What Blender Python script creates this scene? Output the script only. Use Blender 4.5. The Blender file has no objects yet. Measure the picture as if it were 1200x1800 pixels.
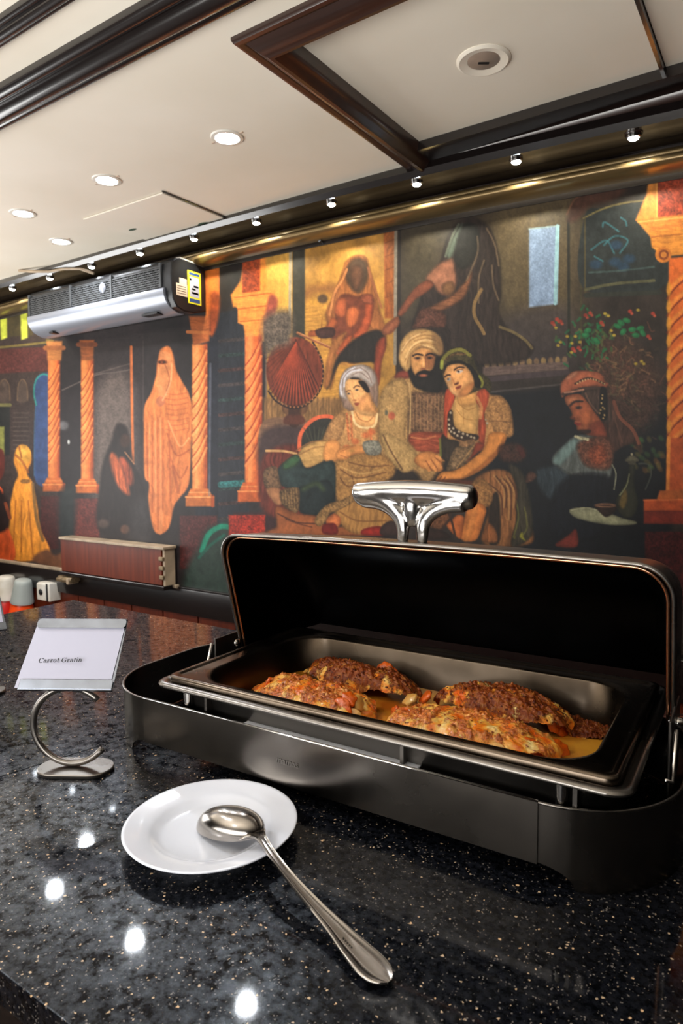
import bpy, bmesh, math, random
import numpy as np
from mathutils import Vector, Matrix
sc = bpy.context.scene
COL = sc.collection
# ------------------------------------------------ camera
EYE = 1.30                      # counter top 0.90, ceiling 2.16, mural wall at y = 2.00
F_PX, YAW, PITCH, ROLL = 1180.0, math.radians(55.9), math.radians(-4.8), math.radians(0.5)
fw = Vector((-math.cos(YAW)*math.cos(PITCH), math.sin(YAW)*math.cos(PITCH), math.sin(PITCH)))
rt0 = fw.cross(Vector((0,0,1))).normalized(); up0 = rt0.cross(fw)
rt = rt0*math.cos(ROLL)-up0*math.sin(ROLL); up = up0*math.cos(ROLL)+rt0*math.sin(ROLL)
cd = bpy.data.cameras.new('camera'); cam = bpy.data.objects.new('camera', cd); COL.objects.link(cam)
M = Matrix((rt, up, -fw)).transposed().to_4x4(); M.translation = (0,0,EYE); cam.matrix_world = M
cd.sensor_fit = 'HORIZONTAL'; cd.sensor_width = 24.0; cd.lens = F_PX/1200*24
cd.clip_start = .02; cd.dof.use_dof = True; cd.dof.focus_distance = .92; cd.dof.aperture_fstop = 13.0
sc.camera = cam
def proj(P):                    # survey homography: wall point -> measuring frame
    v = Vector(P)-Vector((0,0,EYE)); c = (rt.dot(v), up.dot(v), fw.dot(v))
    return 600+F_PX*c[0]/c[2], 900-F_PX*c[1]/c[2]
# ------------------------------------------------ exposure, world, light
sc.view_settings.view_transform = 'Standard'; sc.view_settings.look = 'None'
sc.view_settings.gamma = 1; sc.view_settings.use_curve_mapping = False
sc.view_settings.exposure = 0.0
w = bpy.data.worlds.new('world'); sc.world = w; w.use_nodes = True
w.node_tree.nodes['Background'].inputs[0].default_value = (.30,.27,.25,1); w.node_tree.nodes['Background'].inputs[1].default_value = .16
def lamp(name, kind, loc, energy, color=(1,1,1), target=None, parent=None, **k):
    l = bpy.data.lights.new(name, kind); l.energy = energy; l.color = color
    for a, b in k.items(): setattr(l, a, b)
    o = bpy.data.objects.new(name, l); COL.objects.link(o); o.location = loc
    if target is not None: o.rotation_euler = (Vector(target)-Vector(loc)).to_track_quat('-Z','Y').to_euler()
    if parent: o.parent = parent
    return o
# added unseen fill lamps, facing up to brighten the ceiling
lamp('ceiling_fill', 'AREA', (-1.2,-.7,1.15), 66, (1,.975,.93), (-1.4,-.2,2.16), shape='RECTANGLE', size=2.6, size_y=.8)
lamp('ceiling_fill', 'AREA', (-3.9,.6,1.2), 58, (1,.99,.97), (-3.4,.8,2.16), shape='RECTANGLE', size=1.2, size_y=1.6)
# ------------------------------------------------ materials
def srgb(r, g, b):
    f = lambda v: (v/255/12.92) if v/255 <= .04045 else ((v/255+.055)/1.055)**2.4
    return (f(r), f(g), f(b), 1)
MATS = {}
def mat(name, col, rough=.5, metal=0., spec=.5, coat=0., coat_rough=.05, emit=None, strength=0., noise=0., nscale=20., bump=0., bscale=60., col2=None, stretch=None, rnoise=0., aniso=0.):
    m = bpy.data.materials.new(name); m.use_nodes = True; nt = m.node_tree; b = nt.nodes['Principled BSDF']
    c = srgb(*col); b.inputs['Base Color'].default_value = c
    b.inputs['Roughness'].default_value = rough; b.inputs['Metallic'].default_value = metal
    b.inputs['Specular IOR Level'].default_value = spec; b.inputs['Coat Weight'].default_value = coat; b.inputs['Coat Roughness'].default_value = coat_rough
    if emit: b.inputs['Emission Color'].default_value = srgb(*emit); b.inputs['Emission Strength'].default_value = strength
    if aniso: b.inputs['Anisotropic'].default_value = aniso
    tc = nt.nodes.new('ShaderNodeTexCoord'); mp = nt.nodes.new('ShaderNodeMapping'); nt.links.new(tc.outputs['Object'], mp.inputs[0])
    if stretch: mp.inputs['Scale'].default_value = stretch
    if noise or col2 or rnoise:
        n = nt.nodes.new('ShaderNodeTexNoise'); n.inputs['Scale'].default_value = nscale; n.inputs['Detail'].default_value = 5; nt.links.new(mp.outputs[0], n.inputs['Vector'])
        r = nt.nodes.new('ShaderNodeValToRGB'); nt.links.new(n.outputs['Fac'], r.inputs[0])
        d = srgb(*col2) if col2 else tuple(v*(1-noise) for v in c[:3])+(1,)
        r.color_ramp.elements[0].position = .32; r.color_ramp.elements[0].color = d
        r.color_ramp.elements[1].position = .68; r.color_ramp.elements[1].color = c
        if noise or col2: nt.links.new(r.outputs[0], b.inputs['Base Color'])
        if rnoise:
            q = nt.nodes.new('ShaderNodeMapRange'); nt.links.new(n.outputs['Fac'], q.inputs[0]); q.inputs[1].default_value = .3; q.inputs[2].default_value = .7
            q.inputs[3].default_value = rough-rnoise; q.inputs[4].default_value = rough+rnoise; nt.links.new(q.outputs[0], b.inputs['Roughness'])
    if bump:
        n2 = nt.nodes.new('ShaderNodeTexNoise'); n2.inputs['Scale'].default_value = bscale; n2.inputs['Detail'].default_value = 4; nt.links.new(mp.outputs[0], n2.inputs['Vector'])
        bp = nt.nodes.new('ShaderNodeBump'); bp.inputs['Strength'].default_value = bump; bp.inputs['Distance'].default_value = .002
        nt.links.new(n2.outputs['Fac'], bp.inputs['Height']); nt.links.new(bp.outputs[0], b.inputs['Normal'])
    MATS[name] = m; return m
steel   = mat('brushed_steel', (176,170,164), .24, 1, nscale=14, noise=.12, rnoise=.07, bump=.04, bscale=60, stretch=(1,30,30), aniso=.3)
pansteel = mat('stained_pan_steel', (104,92,80), .28, 1, nscale=11, noise=.45, rnoise=.08)
framest = mat('frame_steel', (120,114,108), .24, 1, nscale=7, noise=.25, rnoise=.08, aniso=.4)
steelv  = mat('satin_steel', (128,123,118), .30, 1, nscale=9, noise=.15, rnoise=.08, bump=.1, bscale=50)
hsteel  = mat('handle_steel', (190,187,184), .2, 1, nscale=30, rnoise=.06)
alu     = mat('bright_aluminium', (236,240,250), .5, .2, nscale=40, noise=.12, stretch=(1,8,8))
chrome  = mat('polished_steel', (206,203,200), .12, 1, nscale=8, rnoise=.05)
dimlid  = mat('dimmed_lid_steel', (34,33,33), .30, 1, nscale=6, noise=.3, rnoise=.06)  # inside of the steel lid: dark reflection of the room put into the colour
darkst  = mat('tarnished_steel', (84,80,76), .36, 1, nscale=6, noise=.3, rnoise=.08)
copper  = mat('copper_tinted_edge', (190,140,110), .22, 1)
whitep  = mat('plaster', (236,228,214), .75, nscale=1.4, noise=.10, col2=(222,212,194))
lacq    = mat('black_lacquer', (26,20,19), .26, 0, .6, .6, .12, nscale=30, noise=.3, bump=.15, bscale=14, stretch=(.3,2,2))
brownl  = mat('brown_lacquer', (52,30,22), .3, 0, .6, .5, .15, nscale=12, noise=.35, stretch=(.25,4,4))
gold    = mat('gilt_lacquer', (158,132,88), .34, .7, .6, .3, .2, nscale=7, noise=.45, bump=.2, bscale=12, stretch=(.25,3,3))
mahog   = mat('mahogany', (104,40,18), .45, 0, .3, .1, .2, nscale=14, noise=.4, stretch=(3.5,3.5,.25))
creamt  = mat('aged_cream_edge', (178,156,130), .5, nscale=12, noise=.5)
flooc   = mat('dark_floor', (60,46,40), .4, nscale=3, noise=.3)
darkw   = mat('dark_wall', (58,42,36), .6, nscale=3, noise=.3)
porc    = mat('porcelain', (218,222,234), .16, 0, .5, .5, .06)
paper   = mat('card_paper', (160,160,176), .8)
silver  = mat('worn_silver', (168,162,156), .17, 1, nscale=30, noise=.15, rnoise=.05)
holderm = mat('holder_steel', (128,134,146), .2, 1, nscale=26, noise=.3, rnoise=.06)
ink     = mat('black_ink', (20,20,24), .7)
acsil   = mat('silver_plastic', (146,150,160), .32, .35, .5, nscale=3, noise=.06)
acblk   = mat('black_plastic', (20,21,24), .4, 0, .5)
acgrey  = mat('grille_grey', (74,76,78), .5)
lensm   = mat('lamp_lens', (255,255,255), .3, emit=(240,246,255), strength=60)
lenss   = mat('small_lamp_lens', (255,255,255), .3, emit=(236,246,255), strength=70)
lensoff = mat('lamp_glass_off', (150,132,118), .35, nscale=20, noise=.2)
whitepl = mat('white_plastic', (226,222,214), .4, nscale=9, noise=.12, col2=(196,186,168))
greypl  = mat('grey_plastic', (166,172,168), .4, nscale=9, noise=.1)
orange  = mat('orange_plastic', (255,84,28), .3)
redpl   = mat('red_plastic', (200,34,26), .3)
yellow  = mat('yellow_label', (222,210,40), .5)
bluel   = mat('blue_label', (36,66,120), .5)
taglab  = mat('beige_label', (196,176,158), .5)
greenm  = mat('mould_stain', (66,84,66), .9)
rust    = mat('rusty_hardware', (150,128,98), .5, .4, nscale=60, noise=.6)
# granite: near black, grey clouds, bronze and white flecks
def granite():
    m = bpy.data.materials.new('black_galaxy_granite'); m.use_nodes = True; nt = m.node_tree; b = nt.nodes['Principled BSDF']; N = nt.nodes.new; K = nt.links.new
    tc = N('ShaderNodeTexCoord')
    n = N('ShaderNodeTexNoise'); n.inputs['Scale'].default_value = 150; n.inputs['Detail'].default_value = 6; n.inputs['Roughness'].default_value = .7; K(tc.outputs['Object'], n.inputs['Vector'])
    r = N('ShaderNodeValToRGB'); K(n.outputs['Fac'], r.inputs[0]); e = r.color_ramp.elements
    e[0].position = .42; e[0].color = srgb(4,5,7); e[1].position = .78; e[1].color = srgb(30,32,40)
    def flecks(scale, size, keep, col, prev, seed):
        v = N('ShaderNodeTexVoronoi'); v.inputs['Scale'].default_value = scale
        mp = N('ShaderNodeMapping'); mp.inputs['Location'].default_value = (seed, seed*.7, 0); K(tc.outputs['Object'], mp.inputs[0])
        dn = N('ShaderNodeTexNoise'); dn.inputs['Scale'].default_value = 420; K(tc.outputs['Object'], dn.inputs['Vector'])
        ad = N('ShaderNodeMixRGB'); ad.blend_type = 'LINEAR_LIGHT'; ad.inputs[0].default_value = .0016; K(mp.outputs[0], ad.inputs[1]); K(dn.outputs['Color'], ad.inputs[2]); K(ad.outputs[0], v.inputs['Vector'])
        a = N('ShaderNodeMath'); a.operation = 'LESS_THAN'; K(v.outputs['Distance'], a.inputs[0])
        sp = N('ShaderNodeSeparateColor'); K(v.outputs['Color'], sp.inputs[0])
        sz = N('ShaderNodeMath'); sz.operation = 'MULTIPLY'; K(sp.outputs[1], sz.inputs[0]); sz.inputs[1].default_value = size; K(sz.outputs[0], a.inputs[1])
        c = N('ShaderNodeMath'); c.operation = 'LESS_THAN'; K(sp.outputs[0], c.inputs[0]); c.inputs[1].default_value = keep
        t = N('ShaderNodeMath'); t.operation = 'MULTIPLY'; K(a.outputs[0], t.inputs[0]); K(c.outputs[0], t.inputs[1])
        mx = N('ShaderNodeMixRGB'); K(t.outputs[0], mx.inputs[0]); K(prev, mx.inputs[1]); mx.inputs[2].default_value = srgb(*col)
        return mx.outputs[0], t.outputs[0]
    c, _ = flecks(430, .42, .30, (110,104,100), r.outputs[0], 3)
    c, _ = flecks(300, .34, .16, (196,170,140), c, 11)
    c, _ = flecks(170, .26, .07, (214,178,138), c, 23)
    K(c, b.inputs['Base Color'])
    b.inputs['Roughness'].default_value = .3; b.inputs['Specular IOR Level'].default_value = .32
    q = N('ShaderNodeMapRange'); K(n.outputs['Fac'], q.inputs[0]); q.inputs[1].default_value = .35; q.inputs[2].default_value = .75; q.inputs[3].default_value = .24; q.inputs[4].default_value = .36; K(q.outputs[0], b.inputs['Roughness'])
    n4 = N('ShaderNodeTexNoise'); n4.inputs['Scale'].default_value = 95; n4.inputs['Detail'].default_value = 7; n4.inputs['Roughness'].default_value = .75; K(tc.outputs['Object'], n4.inputs['Vector'])
    q2 = N('ShaderNodeMapRange'); K(n4.outputs['Fac'], q2.inputs[0]); q2.inputs[1].default_value = .42; q2.inputs[2].default_value = .66; q2.inputs[3].default_value = .0; q2.inputs[4].default_value = .34; K(q2.outputs[0], b.inputs['Specular IOR Level']); b.inputs['Specular Tint'].default_value = (.72,.84,1,1)
    b.inputs['Coat Weight'].default_value = .45; b.inputs['Coat Roughness'].default_value = .05; b.inputs['Coat IOR'].default_value = 1.4
    return m
gran = granite()
# ------------------------------------------------ geometry helpers
def put(name, bm, m, parent=None, smooth=False, loc=(0,0,0), rot=(0,0,0), angle=None, bevel=0, seg=2):
    bmesh.ops.recalc_face_normals(bm, faces=bm.faces)
    me = bpy.data.meshes.new(name); bm.to_mesh(me); bm.free()
    for x in (m if isinstance(m, (list, tuple)) else [m]): me.materials.append(x)
    o = bpy.data.objects.new(name, me); COL.objects.link(o); o.location = loc; o.rotation_euler = rot
    if parent: o.parent = parent
    if smooth or angle:
        me.shade_smooth()
        if angle: me.set_sharp_from_angle(angle=math.radians(angle))
    if bevel:
        b = o.modifiers.new('bevel', 'BEVEL'); b.width = bevel; b.segments = seg; b.limit_method = 'ANGLE'; b.angle_limit = math.radians(40)
    return o
def tag(o, label, cat, group=None):
    o['label'] = label; o['category'] = cat
    if group: o['group'] = group
    return o
def struct(o, label=None):
    o['kind'] = 'structure'
    if label: o['label'] = label
    return o
def root(name, loc, rz=0):
    o = bpy.data.objects.new(name, None); COL.objects.link(o); o.location = loc; o.rotation_euler = (0,0,rz); o.empty_display_size = .05; return o
def copy_tree(o, parent=None):
    c = o.copy(); COL.objects.link(c)
    if parent: c.parent = parent
    for ch in list(o.children): copy_tree(ch, c)
    return c
def box(bm, x0, x1, y0, y1, z0, z1):
    v = [bm.verts.new((x,y,z)) for x in (x0,x1) for y in (y0,y1) for z in (z0,z1)]
    for f in ((0,1,3,2),(4,6,7,5),(0,4,5,1),(2,3,7,6),(0,2,6,4),(1,5,7,3)): bm.faces.new([v[i] for i in f])
    return bm
def bx(*a): return box(bmesh.new(), *a)
def grid(bm, rows, closed=False, cap0=False, cap1=False):      # rows of points -> skin
    vs = [[bm.verts.new(p) for p in r] for r in rows]; n = len(rows[0])
    for a, b in zip(vs, vs[1:]):
        for i in range(n if closed else n-1):
            j = (i+1) % n; bm.faces.new((a[i],a[j],b[j],b[i]))
    if cap0: bm.faces.new(vs[0])
    if cap1: bm.faces.new(vs[-1][::-1])
    return bm
def lathe(prof, n=48, bm=None, cx=0, cy=0, sx=1, sy=1):
    bm = bm or bmesh.new()
    rows = [[(cx+max(r,1e-5)*sx*math.cos(2*math.pi*i/n), cy+max(r,1e-5)*sy*math.sin(2*math.pi*i/n), z) for i in range(n)] for r, z in prof]
    return grid(bm, rows, True, prof[0][0] < 1e-4, prof[-1][0] < 1e-4)
def tube(bm, pts, rad, n=10, closed=False, flat=1.0):
    P = [Vector(p) for p in pts]; N = len(P); rows = []; prev = None
    for i, p in enumerate(P):
        t = (P[(i+1) % N]-P[i-1]) if closed else (P[min(i+1,N-1)]-P[max(i-1,0)]); t.normalize()
        if prev is None: a = t.orthogonal().normalized()
        else: a = (prev-t*prev.dot(t)).normalized()
        prev = a; b = t.cross(a); r = rad[i] if isinstance(rad, (list,tuple)) else rad
        rows.append([p+a*r*math.cos(2*math.pi*k/n)+b*r*flat*math.sin(2*math.pi*k/n) for k in range(n)])
    if closed: rows.append(rows[0])
    grid(bm, rows, True, not closed, not closed)
    if closed: bmesh.ops.remove_doubles(bm, verts=bm.verts, dist=1e-6)
    return bm
def rrect(hx, hy, r, z, n=8, cx=0, cy=0):
    r = min(r, hx, hy); out = []
    for qx, qy, a0 in ((1,1,0),(-1,1,90),(-1,-1,180),(1,-1,270)):
        for k in range(n+1):
            a = math.radians(a0+90*k/n); out.append((cx+qx*(hx-r)+r*math.cos(a), cy+qy*(hy-r)+r*math.sin(a), z))
    return out
def extr(prof, x0, x1, axis='x', bm=None, nseg=1, dz=None):       # profile (y,z) swept along x, or (x,z) along y
    bm = bm or bmesh.new(); rows = []
    for i in range(nseg+1):
        s = x0+(x1-x0)*i/nseg; d = dz(s) if dz else 0
        rows.append([((s,a,b+d) if axis == 'x' else (a,s,b+d)) for a, b in prof])
    return grid(bm, rows, True, True, True)
# ------------------------------------------------ the room
struct(put('floor', bx(-5.6,2.6,-3.2,2.1,-.05,0), flooc))
struct(put('wall_back', bx(-5.6,2.6,2.0,2.1,0,2.3), darkw), 'wall behind the mural and the wooden panelling')
struct(put('wall_left', bx(-5.7,-5.6,-3.2,2.1,0,2.3), darkw))
struct(put('wall_right', bx(2.6,2.7,-3.2,2.1,0,2.3), darkw))
struct(put('wall_front', bx(-5.6,2.6,-3.3,-3.2,0,2.3), darkw))
CZ = 2.16
cb = bmesh.new()                                                    # ceiling with the coffer opening left free
X0, X1, Y0, Y1 = -.945, .765, 1.14, 1.86
for a in ((-5.6,2.6,-3.2,Y0),(-5.6,2.6,Y1,2.0),(-5.6,X0,Y0,Y1),(X1,2.6,Y0,Y1)): box(cb, *a, CZ, CZ+.12)
struct(put('ceiling', cb, whitep), 'off-white plaster ceiling')
def arc(cy, cz, r, a0, a1, n=6): return [(cy+r*math.cos(math.radians(a0+(a1-a0)*i/n)), cz+r*math.sin(math.radians(a0+(a1-a0)*i/n))) for i in range(n+1)]
def beam_prof(y0, y1, drop, z=CZ):     # moulded batten: three rolls hanging from the ceiling
    w_ = y1-y0; p = [(y0, z+.004)]
    p += arc(y0+w_*.14, z-drop*.35, w_*.14, 180, 360, 6)[:-1]
    p += arc(y0+w_*.5, z-drop*.62, w_*.22, 180, 360, 8)
    p += arc(y1-w_*.14, z-drop*.35, w_*.14, 180, 360, 6)[1:]
    return p+[(y1, z+.004)]
for (a, b, d), lab in (((.905,1.01,.028),'black lacquered ceiling moulding'), ((.775,.825,.022),'thin black ceiling moulding')):
    struct(put('trim', extr(beam_prof(a,b,d), -5.5, 2.5), lacq, angle=50), lab)
# coffer: recessed cream boards inside a dark frame
cof = struct(root('trim', (0,0,0)), 'recessed ceiling coffer with dark moulded frame'); cof.name = 'trim_coffer'
for (a, b) in ((X0+.004,-.292),(-.284,.22),(.228,X1-.004)): put('ceiling_board', bx(a,b,Y0+.004,Y1-.004,CZ+.018,CZ+.04), whitep, cof, bevel=.002)
for x in (-.289,.224): put('divider_strip', bx(x-.004,x+.004,Y0+.01,Y1-.01,CZ+.004,CZ+.03), lacq, cof)
fo = [(0,.004),(0,-.006),(.004,-.013),(.011,-.015),(.018,-.012),(.021,-.010),(.030,-.017),(.042,-.026),(.047,-.028),(.055,-.034),(.063,-.033),(.067,-.027),(.074,-.022),(.082,.000),(.088,.030),(.092,.03)]
put('frame_moulding', grid(bmesh.new(), [[(-1.0+d,1.085+d,CZ+z),(.82-d,1.085+d,CZ+z),(.82-d,1.915-d,CZ+z),(-1.0+d,1.915-d,CZ+z)] for d, z in fo], True), brownl, cof, angle=35)
put('frame_rail', bx(-.93,.75,1.755,1.835,CZ-.006,CZ+.03), lacq, cof)
# bowed cornice over the mural
def dz(x): u = (x+1.9)/1.6; return (-.036 if u > 0 else -.014)*u*u
TOPZ = EYE+.842
struct(put('trim_fascia', extr([(1.835,CZ+.01),(1.825,TOPZ+.004),(1.835,TOPZ-.012),(1.90,TOPZ-.006),(1.93,TOPZ-.01),(2.0,TOPZ-.01),(2.0,CZ+.01)], -5.4, 2.4, nseg=40, dz=dz), lacq, angle=30), 'dark board under the ceiling edge that carries the small spotlights')
cp = [(2.0,TOPZ-.012),(1.992,TOPZ-.014),(1.978,TOPZ-.022),(1.972,TOPZ-.030)]+arc(1.967,TOPZ-.037,.008,60,200,5)+[(1.957,TOPZ-.044),(1.950,TOPZ-.050),(1.938,TOPZ-.056)]+arc(1.930,TOPZ-.064,.009,70,230,8)+[(1.933,TOPZ-.076),(1.945,TOPZ-.081),(2.0,TOPZ-.083)]
struct(put('trim_cornice', extr(cp, -5.4, 2.4, nseg=40, dz=dz), gold, angle=35), 'gilded brown stepped cornice above the mural')
struct(put('trim_band', extr([(1.988,TOPZ-.07),(1.988,TOPZ-.098),(2.0,TOPZ-.098),(2.0,TOPZ-.07)], -5.4, 2.4, nseg=40, dz=dz), lacq), 'thin black band along the top of the mural')
# wall base: dark rail and mahogany boards
RB = EYE-.565
struct(put('trim_ledge', extr([(1.975,RB+.012),(1.975,RB-.002),(2.0,RB-.002),(2.0,RB+.012)], -5.4, -2.205), creamt, bevel=.002), 'worn cream edging under the mural')
struct(put('trim_ledge', extr([(1.972,RB+.008),(1.972,RB-.004),(2.0,RB-.004),(2.0,RB+.008)], -2.19, 2.4), lacq, bevel=.002), 'dark edging under the mural, right of the wooden box')
struct(put('trim_rail', extr([(1.968,RB-.002),(1.962,RB-.05),(1.968,RB-.108),(2.0,RB-.108),(2.0,RB-.002)], -5.4, 2.4), lacq, angle=20), 'wide black rail below the mural')
pan = struct(root('wall_panelling', (0,0,0)), 'mahogany board panelling along the foot of the wall')
x = -5.4; rg = random.Random(2)
while x < 2.3:
    w_ = .19+rg.random()*.03; put('wall_board', bx(x+.003,x+w_-.003,1.985,1.999,.02,RB-.106), mahog, pan, bevel=.002); x += w_
# ------------------------------------------------ mural panel on the wall
# ---------------------------------------------------------------- the printed mural: painter
# The mural is a flat print on the wall.  Its motifs are listed in the measuring frame of a survey
# photograph and carried to wall coordinates (X along the wall, Z up) by the survey's homography.
def value_noise(x, y, seed=0):
    xi = np.floor(x).astype(np.int64); yi = np.floor(y).astype(np.int64)
    fx = x - xi; fy = y - yi
    fx = fx*fx*(3-2*fx); fy = fy*fy*(3-2*fy)
    def h(a, b):
        v = np.sin(a*127.1 + b*311.7 + seed*74.7)*43758.5453
        return v - np.floor(v)
    return (h(xi,yi)*(1-fx)+h(xi+1,yi)*fx)*(1-fy) + (h(xi,yi+1)*(1-fx)+h(xi+1,yi+1)*fx)*fy
def fbm(x, y, seed=0, o=3):
    s = 0; a = .5; t = 0
    for k in range(o):
        s = s + a*value_noise(x*2**k, y*2**k, seed+k); t += a; a *= .55
    return s/t
def spline(pts, closed=True, n=6):
    P = [np.array(p[:2], float) for p in pts]; N = len(P); out = []
    for i in range(N if closed else N-1):
        if closed: a, b, c, d = P[i-1], P[i], P[(i+1) % N], P[(i+2) % N]
        else: a, b, c, d = P[max(i-1,0)], P[i], P[i+1], P[min(i+2,N-1)]
        for k in range(n):
            t = k/n
            out.append(.5*((2*b)+(c-a)*t+(2*a-5*b+4*c-d)*t*t+(3*b-3*c+d-a)*t**3))
    if not closed: out.append(P[-1])
    return np.array(out)
class Canvas:
    def __init__(s, U, V):
        s.U, s.V = U, V
        s.col = np.zeros(U.shape+(3,)); s.um = U.mean(0); s.vlo = V.min(1); s.vhi = V.max(1)
        s.off = (0., 0., 1.)
        s.n1 = fbm(U/9, V/9, 3); s.n2 = fbm(U/2.6, V/2.6, 11); s.n3 = fbm(U/30, V/30, 5)
    def crop(s, x, y, z): s.off = (x, y, z)
    def T(s, pts): return [(s.off[0]+p[0]/s.off[2], s.off[1]+p[1]/s.off[2])+tuple(p[2:]) for p in pts]
    def win(s, x0, x1, y0, y1):
        c = np.where((s.um > x0-12) & (s.um < x1+12))[0]; r = np.where((s.vhi > y0-4) & (s.vlo < y1+4))[0]
        if len(c) == 0 or len(r) == 0: return None
        return slice(r[0], r[-1]+1), slice(c[0], c[-1]+1)
    def lay(s, w, m, color, tex, amt, shade=None):
        col = np.array(color, float)
        if col.ndim == 2:      # two colours: run from the first to the second down the shape
            v = s.V[w]; lo, hi = v[m > .05].min() if (m > .05).any() else 0, v[m > .05].max() if (m > .05).any() else 1
            t = np.clip((v-lo)/max(hi-lo, 1e-6), 0, 1)[..., None]; C_ = col[0]*(1-t)+col[1]*t
        else: C_ = np.broadcast_to(col, m.shape+(3,)).copy()
        nz = {'n1': s.n1, 'n2': s.n2, 'n3': s.n3}.get(tex)
        if nz is not None: C_ = C_*(1+amt*(nz[w][..., None]-.5)*2)
        if tex == 'fold':
            f = fbm(s.U[w]/3.2+s.n3[w]*5, s.V[w]/26, 8); C_ = C_*(1+amt*(f[..., None]-.5)*2.4)
        if tex == 'foldh':
            f = fbm(s.U[w]/18, s.V[w]/2.4+s.n3[w]*5, 8); C_ = C_*(1+amt*(f[..., None]-.5)*2.4)
        if tex == 'lace':
            f = np.clip((s.n2[w]-.5)*2.6+(s.n1[w]-.5)*1.5, -1, 1); C_ = C_*(1+.8*amt*f[..., None])
        s.col[w] = s.col[w]*(1-m[..., None]) + C_*m[..., None]
    def poly(s, pts, color, soft=1.6, sm=True, tex='n1', amt=.16, a=1.):
        if s.off[2] > 1: soft = max(1.1, soft*.42)
        P = s.T(pts); P = spline(P) if sm else np.array([p[:2] for p in P])
        w = s.win(P[:,0].min()-soft*2, P[:,0].max()+soft*2, P[:,1].min()-soft*2, P[:,1].max()+soft*2)
        if w is None: return
        x, y = s.U[w], s.V[w]; ins = np.zeros(x.shape, bool); d = np.full(x.shape, 1e9)
        for i in range(len(P)):
            ax, ay = P[i-1]; bx, by = P[i]
            if ay != by:
                c = ((ay > y) != (by > y)) & (x < (bx-ax)*(y-ay)/(by-ay)+ax); ins ^= c
            L = (bx-ax)**2+(by-ay)**2+1e-9
            t = np.clip(((x-ax)*(bx-ax)+(y-ay)*(by-ay))/L, 0, 1)
            d = np.minimum(d, (x-ax-t*(bx-ax))**2+(y-ay-t*(by-ay))**2)
        d = np.sqrt(d)*np.where(ins, 1, -1); m = np.clip(d/soft*.5+.5, 0, 1)*a
        s.lay(w, m, color, tex, amt)
        if s.off[2] > 1:    # the painter's modelling: tone sinks towards the contour, lightest a little up-left
            e_ = np.exp(-np.clip(d, 0, 99)/3.2)*.34
            s.col[w] = s.col[w]*(1-(e_*m)[..., None])
    def line(s, pts, width, color, soft=1.2, a=1., sm=True, tex='n1', amt=.12, taper=False):
        P = s.T(pts); P = spline(P, False) if sm and len(P) > 2 else np.array([p[:2] for p in P]); W_ = width/2
        w = s.win(P[:,0].min()-W_-3, P[:,0].max()+W_+3, P[:,1].min()-W_-3, P[:,1].max()+W_+3)
        if w is None: return
        x, y = s.U[w], s.V[w]; m = np.zeros(x.shape); n = len(P)-1
        for i in range(n):
            ax, ay = P[i]; bx, by = P[i+1]; L = (bx-ax)**2+(by-ay)**2+1e-9
            t = np.clip(((x-ax)*(bx-ax)+(y-ay)*(by-ay))/L, 0, 1)
            d = np.sqrt((x-ax-t*(bx-ax))**2+(y-ay-t*(by-ay))**2)
            ww = W_*(1-abs(2*(i+t)/n-1)**2*.8) if taper else W_
            m = np.maximum(m, np.clip((ww-d)/soft+.5, 0, 1))
        s.lay(w, m*a, color, tex, amt)
    def ell(s, cx, cy, rx, ry, color, ang=0, soft=1.5, a=1., tex='n1', amt=.12):
        (cx, cy), = s.T([(cx, cy)]); rx /= s.off[2]; ry /= s.off[2]; R_ = max(rx, ry)
        w = s.win(cx-R_-2, cx+R_+2, cy-R_-2, cy+R_+2)
        if w is None: return
        x, y = s.U[w]-cx, s.V[w]-cy; c, q = math.cos(math.radians(ang)), math.sin(math.radians(ang))
        u, v = (x*c+y*q)/rx, (-x*q+y*c)/ry; r = np.sqrt(u*u+v*v)
        s.lay(w, np.clip((1-r)*min(rx, ry)/soft+.5, 0, 1)*a, color, tex, amt)
    def ball(s, cx, cy, rx, ry, color, hi, ang=0, lx=-.35, ly=-.35, **k):   # modelled roundness of the painter's brush
        s.ell(cx, cy, rx, ry, color, ang, **k); s.ell(cx+lx*rx*.6, cy+ly*ry*.6, rx*.6, ry*.6, hi, ang, soft=max(2., min(rx, ry)*.5/s.off[2]), a=.8)
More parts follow.
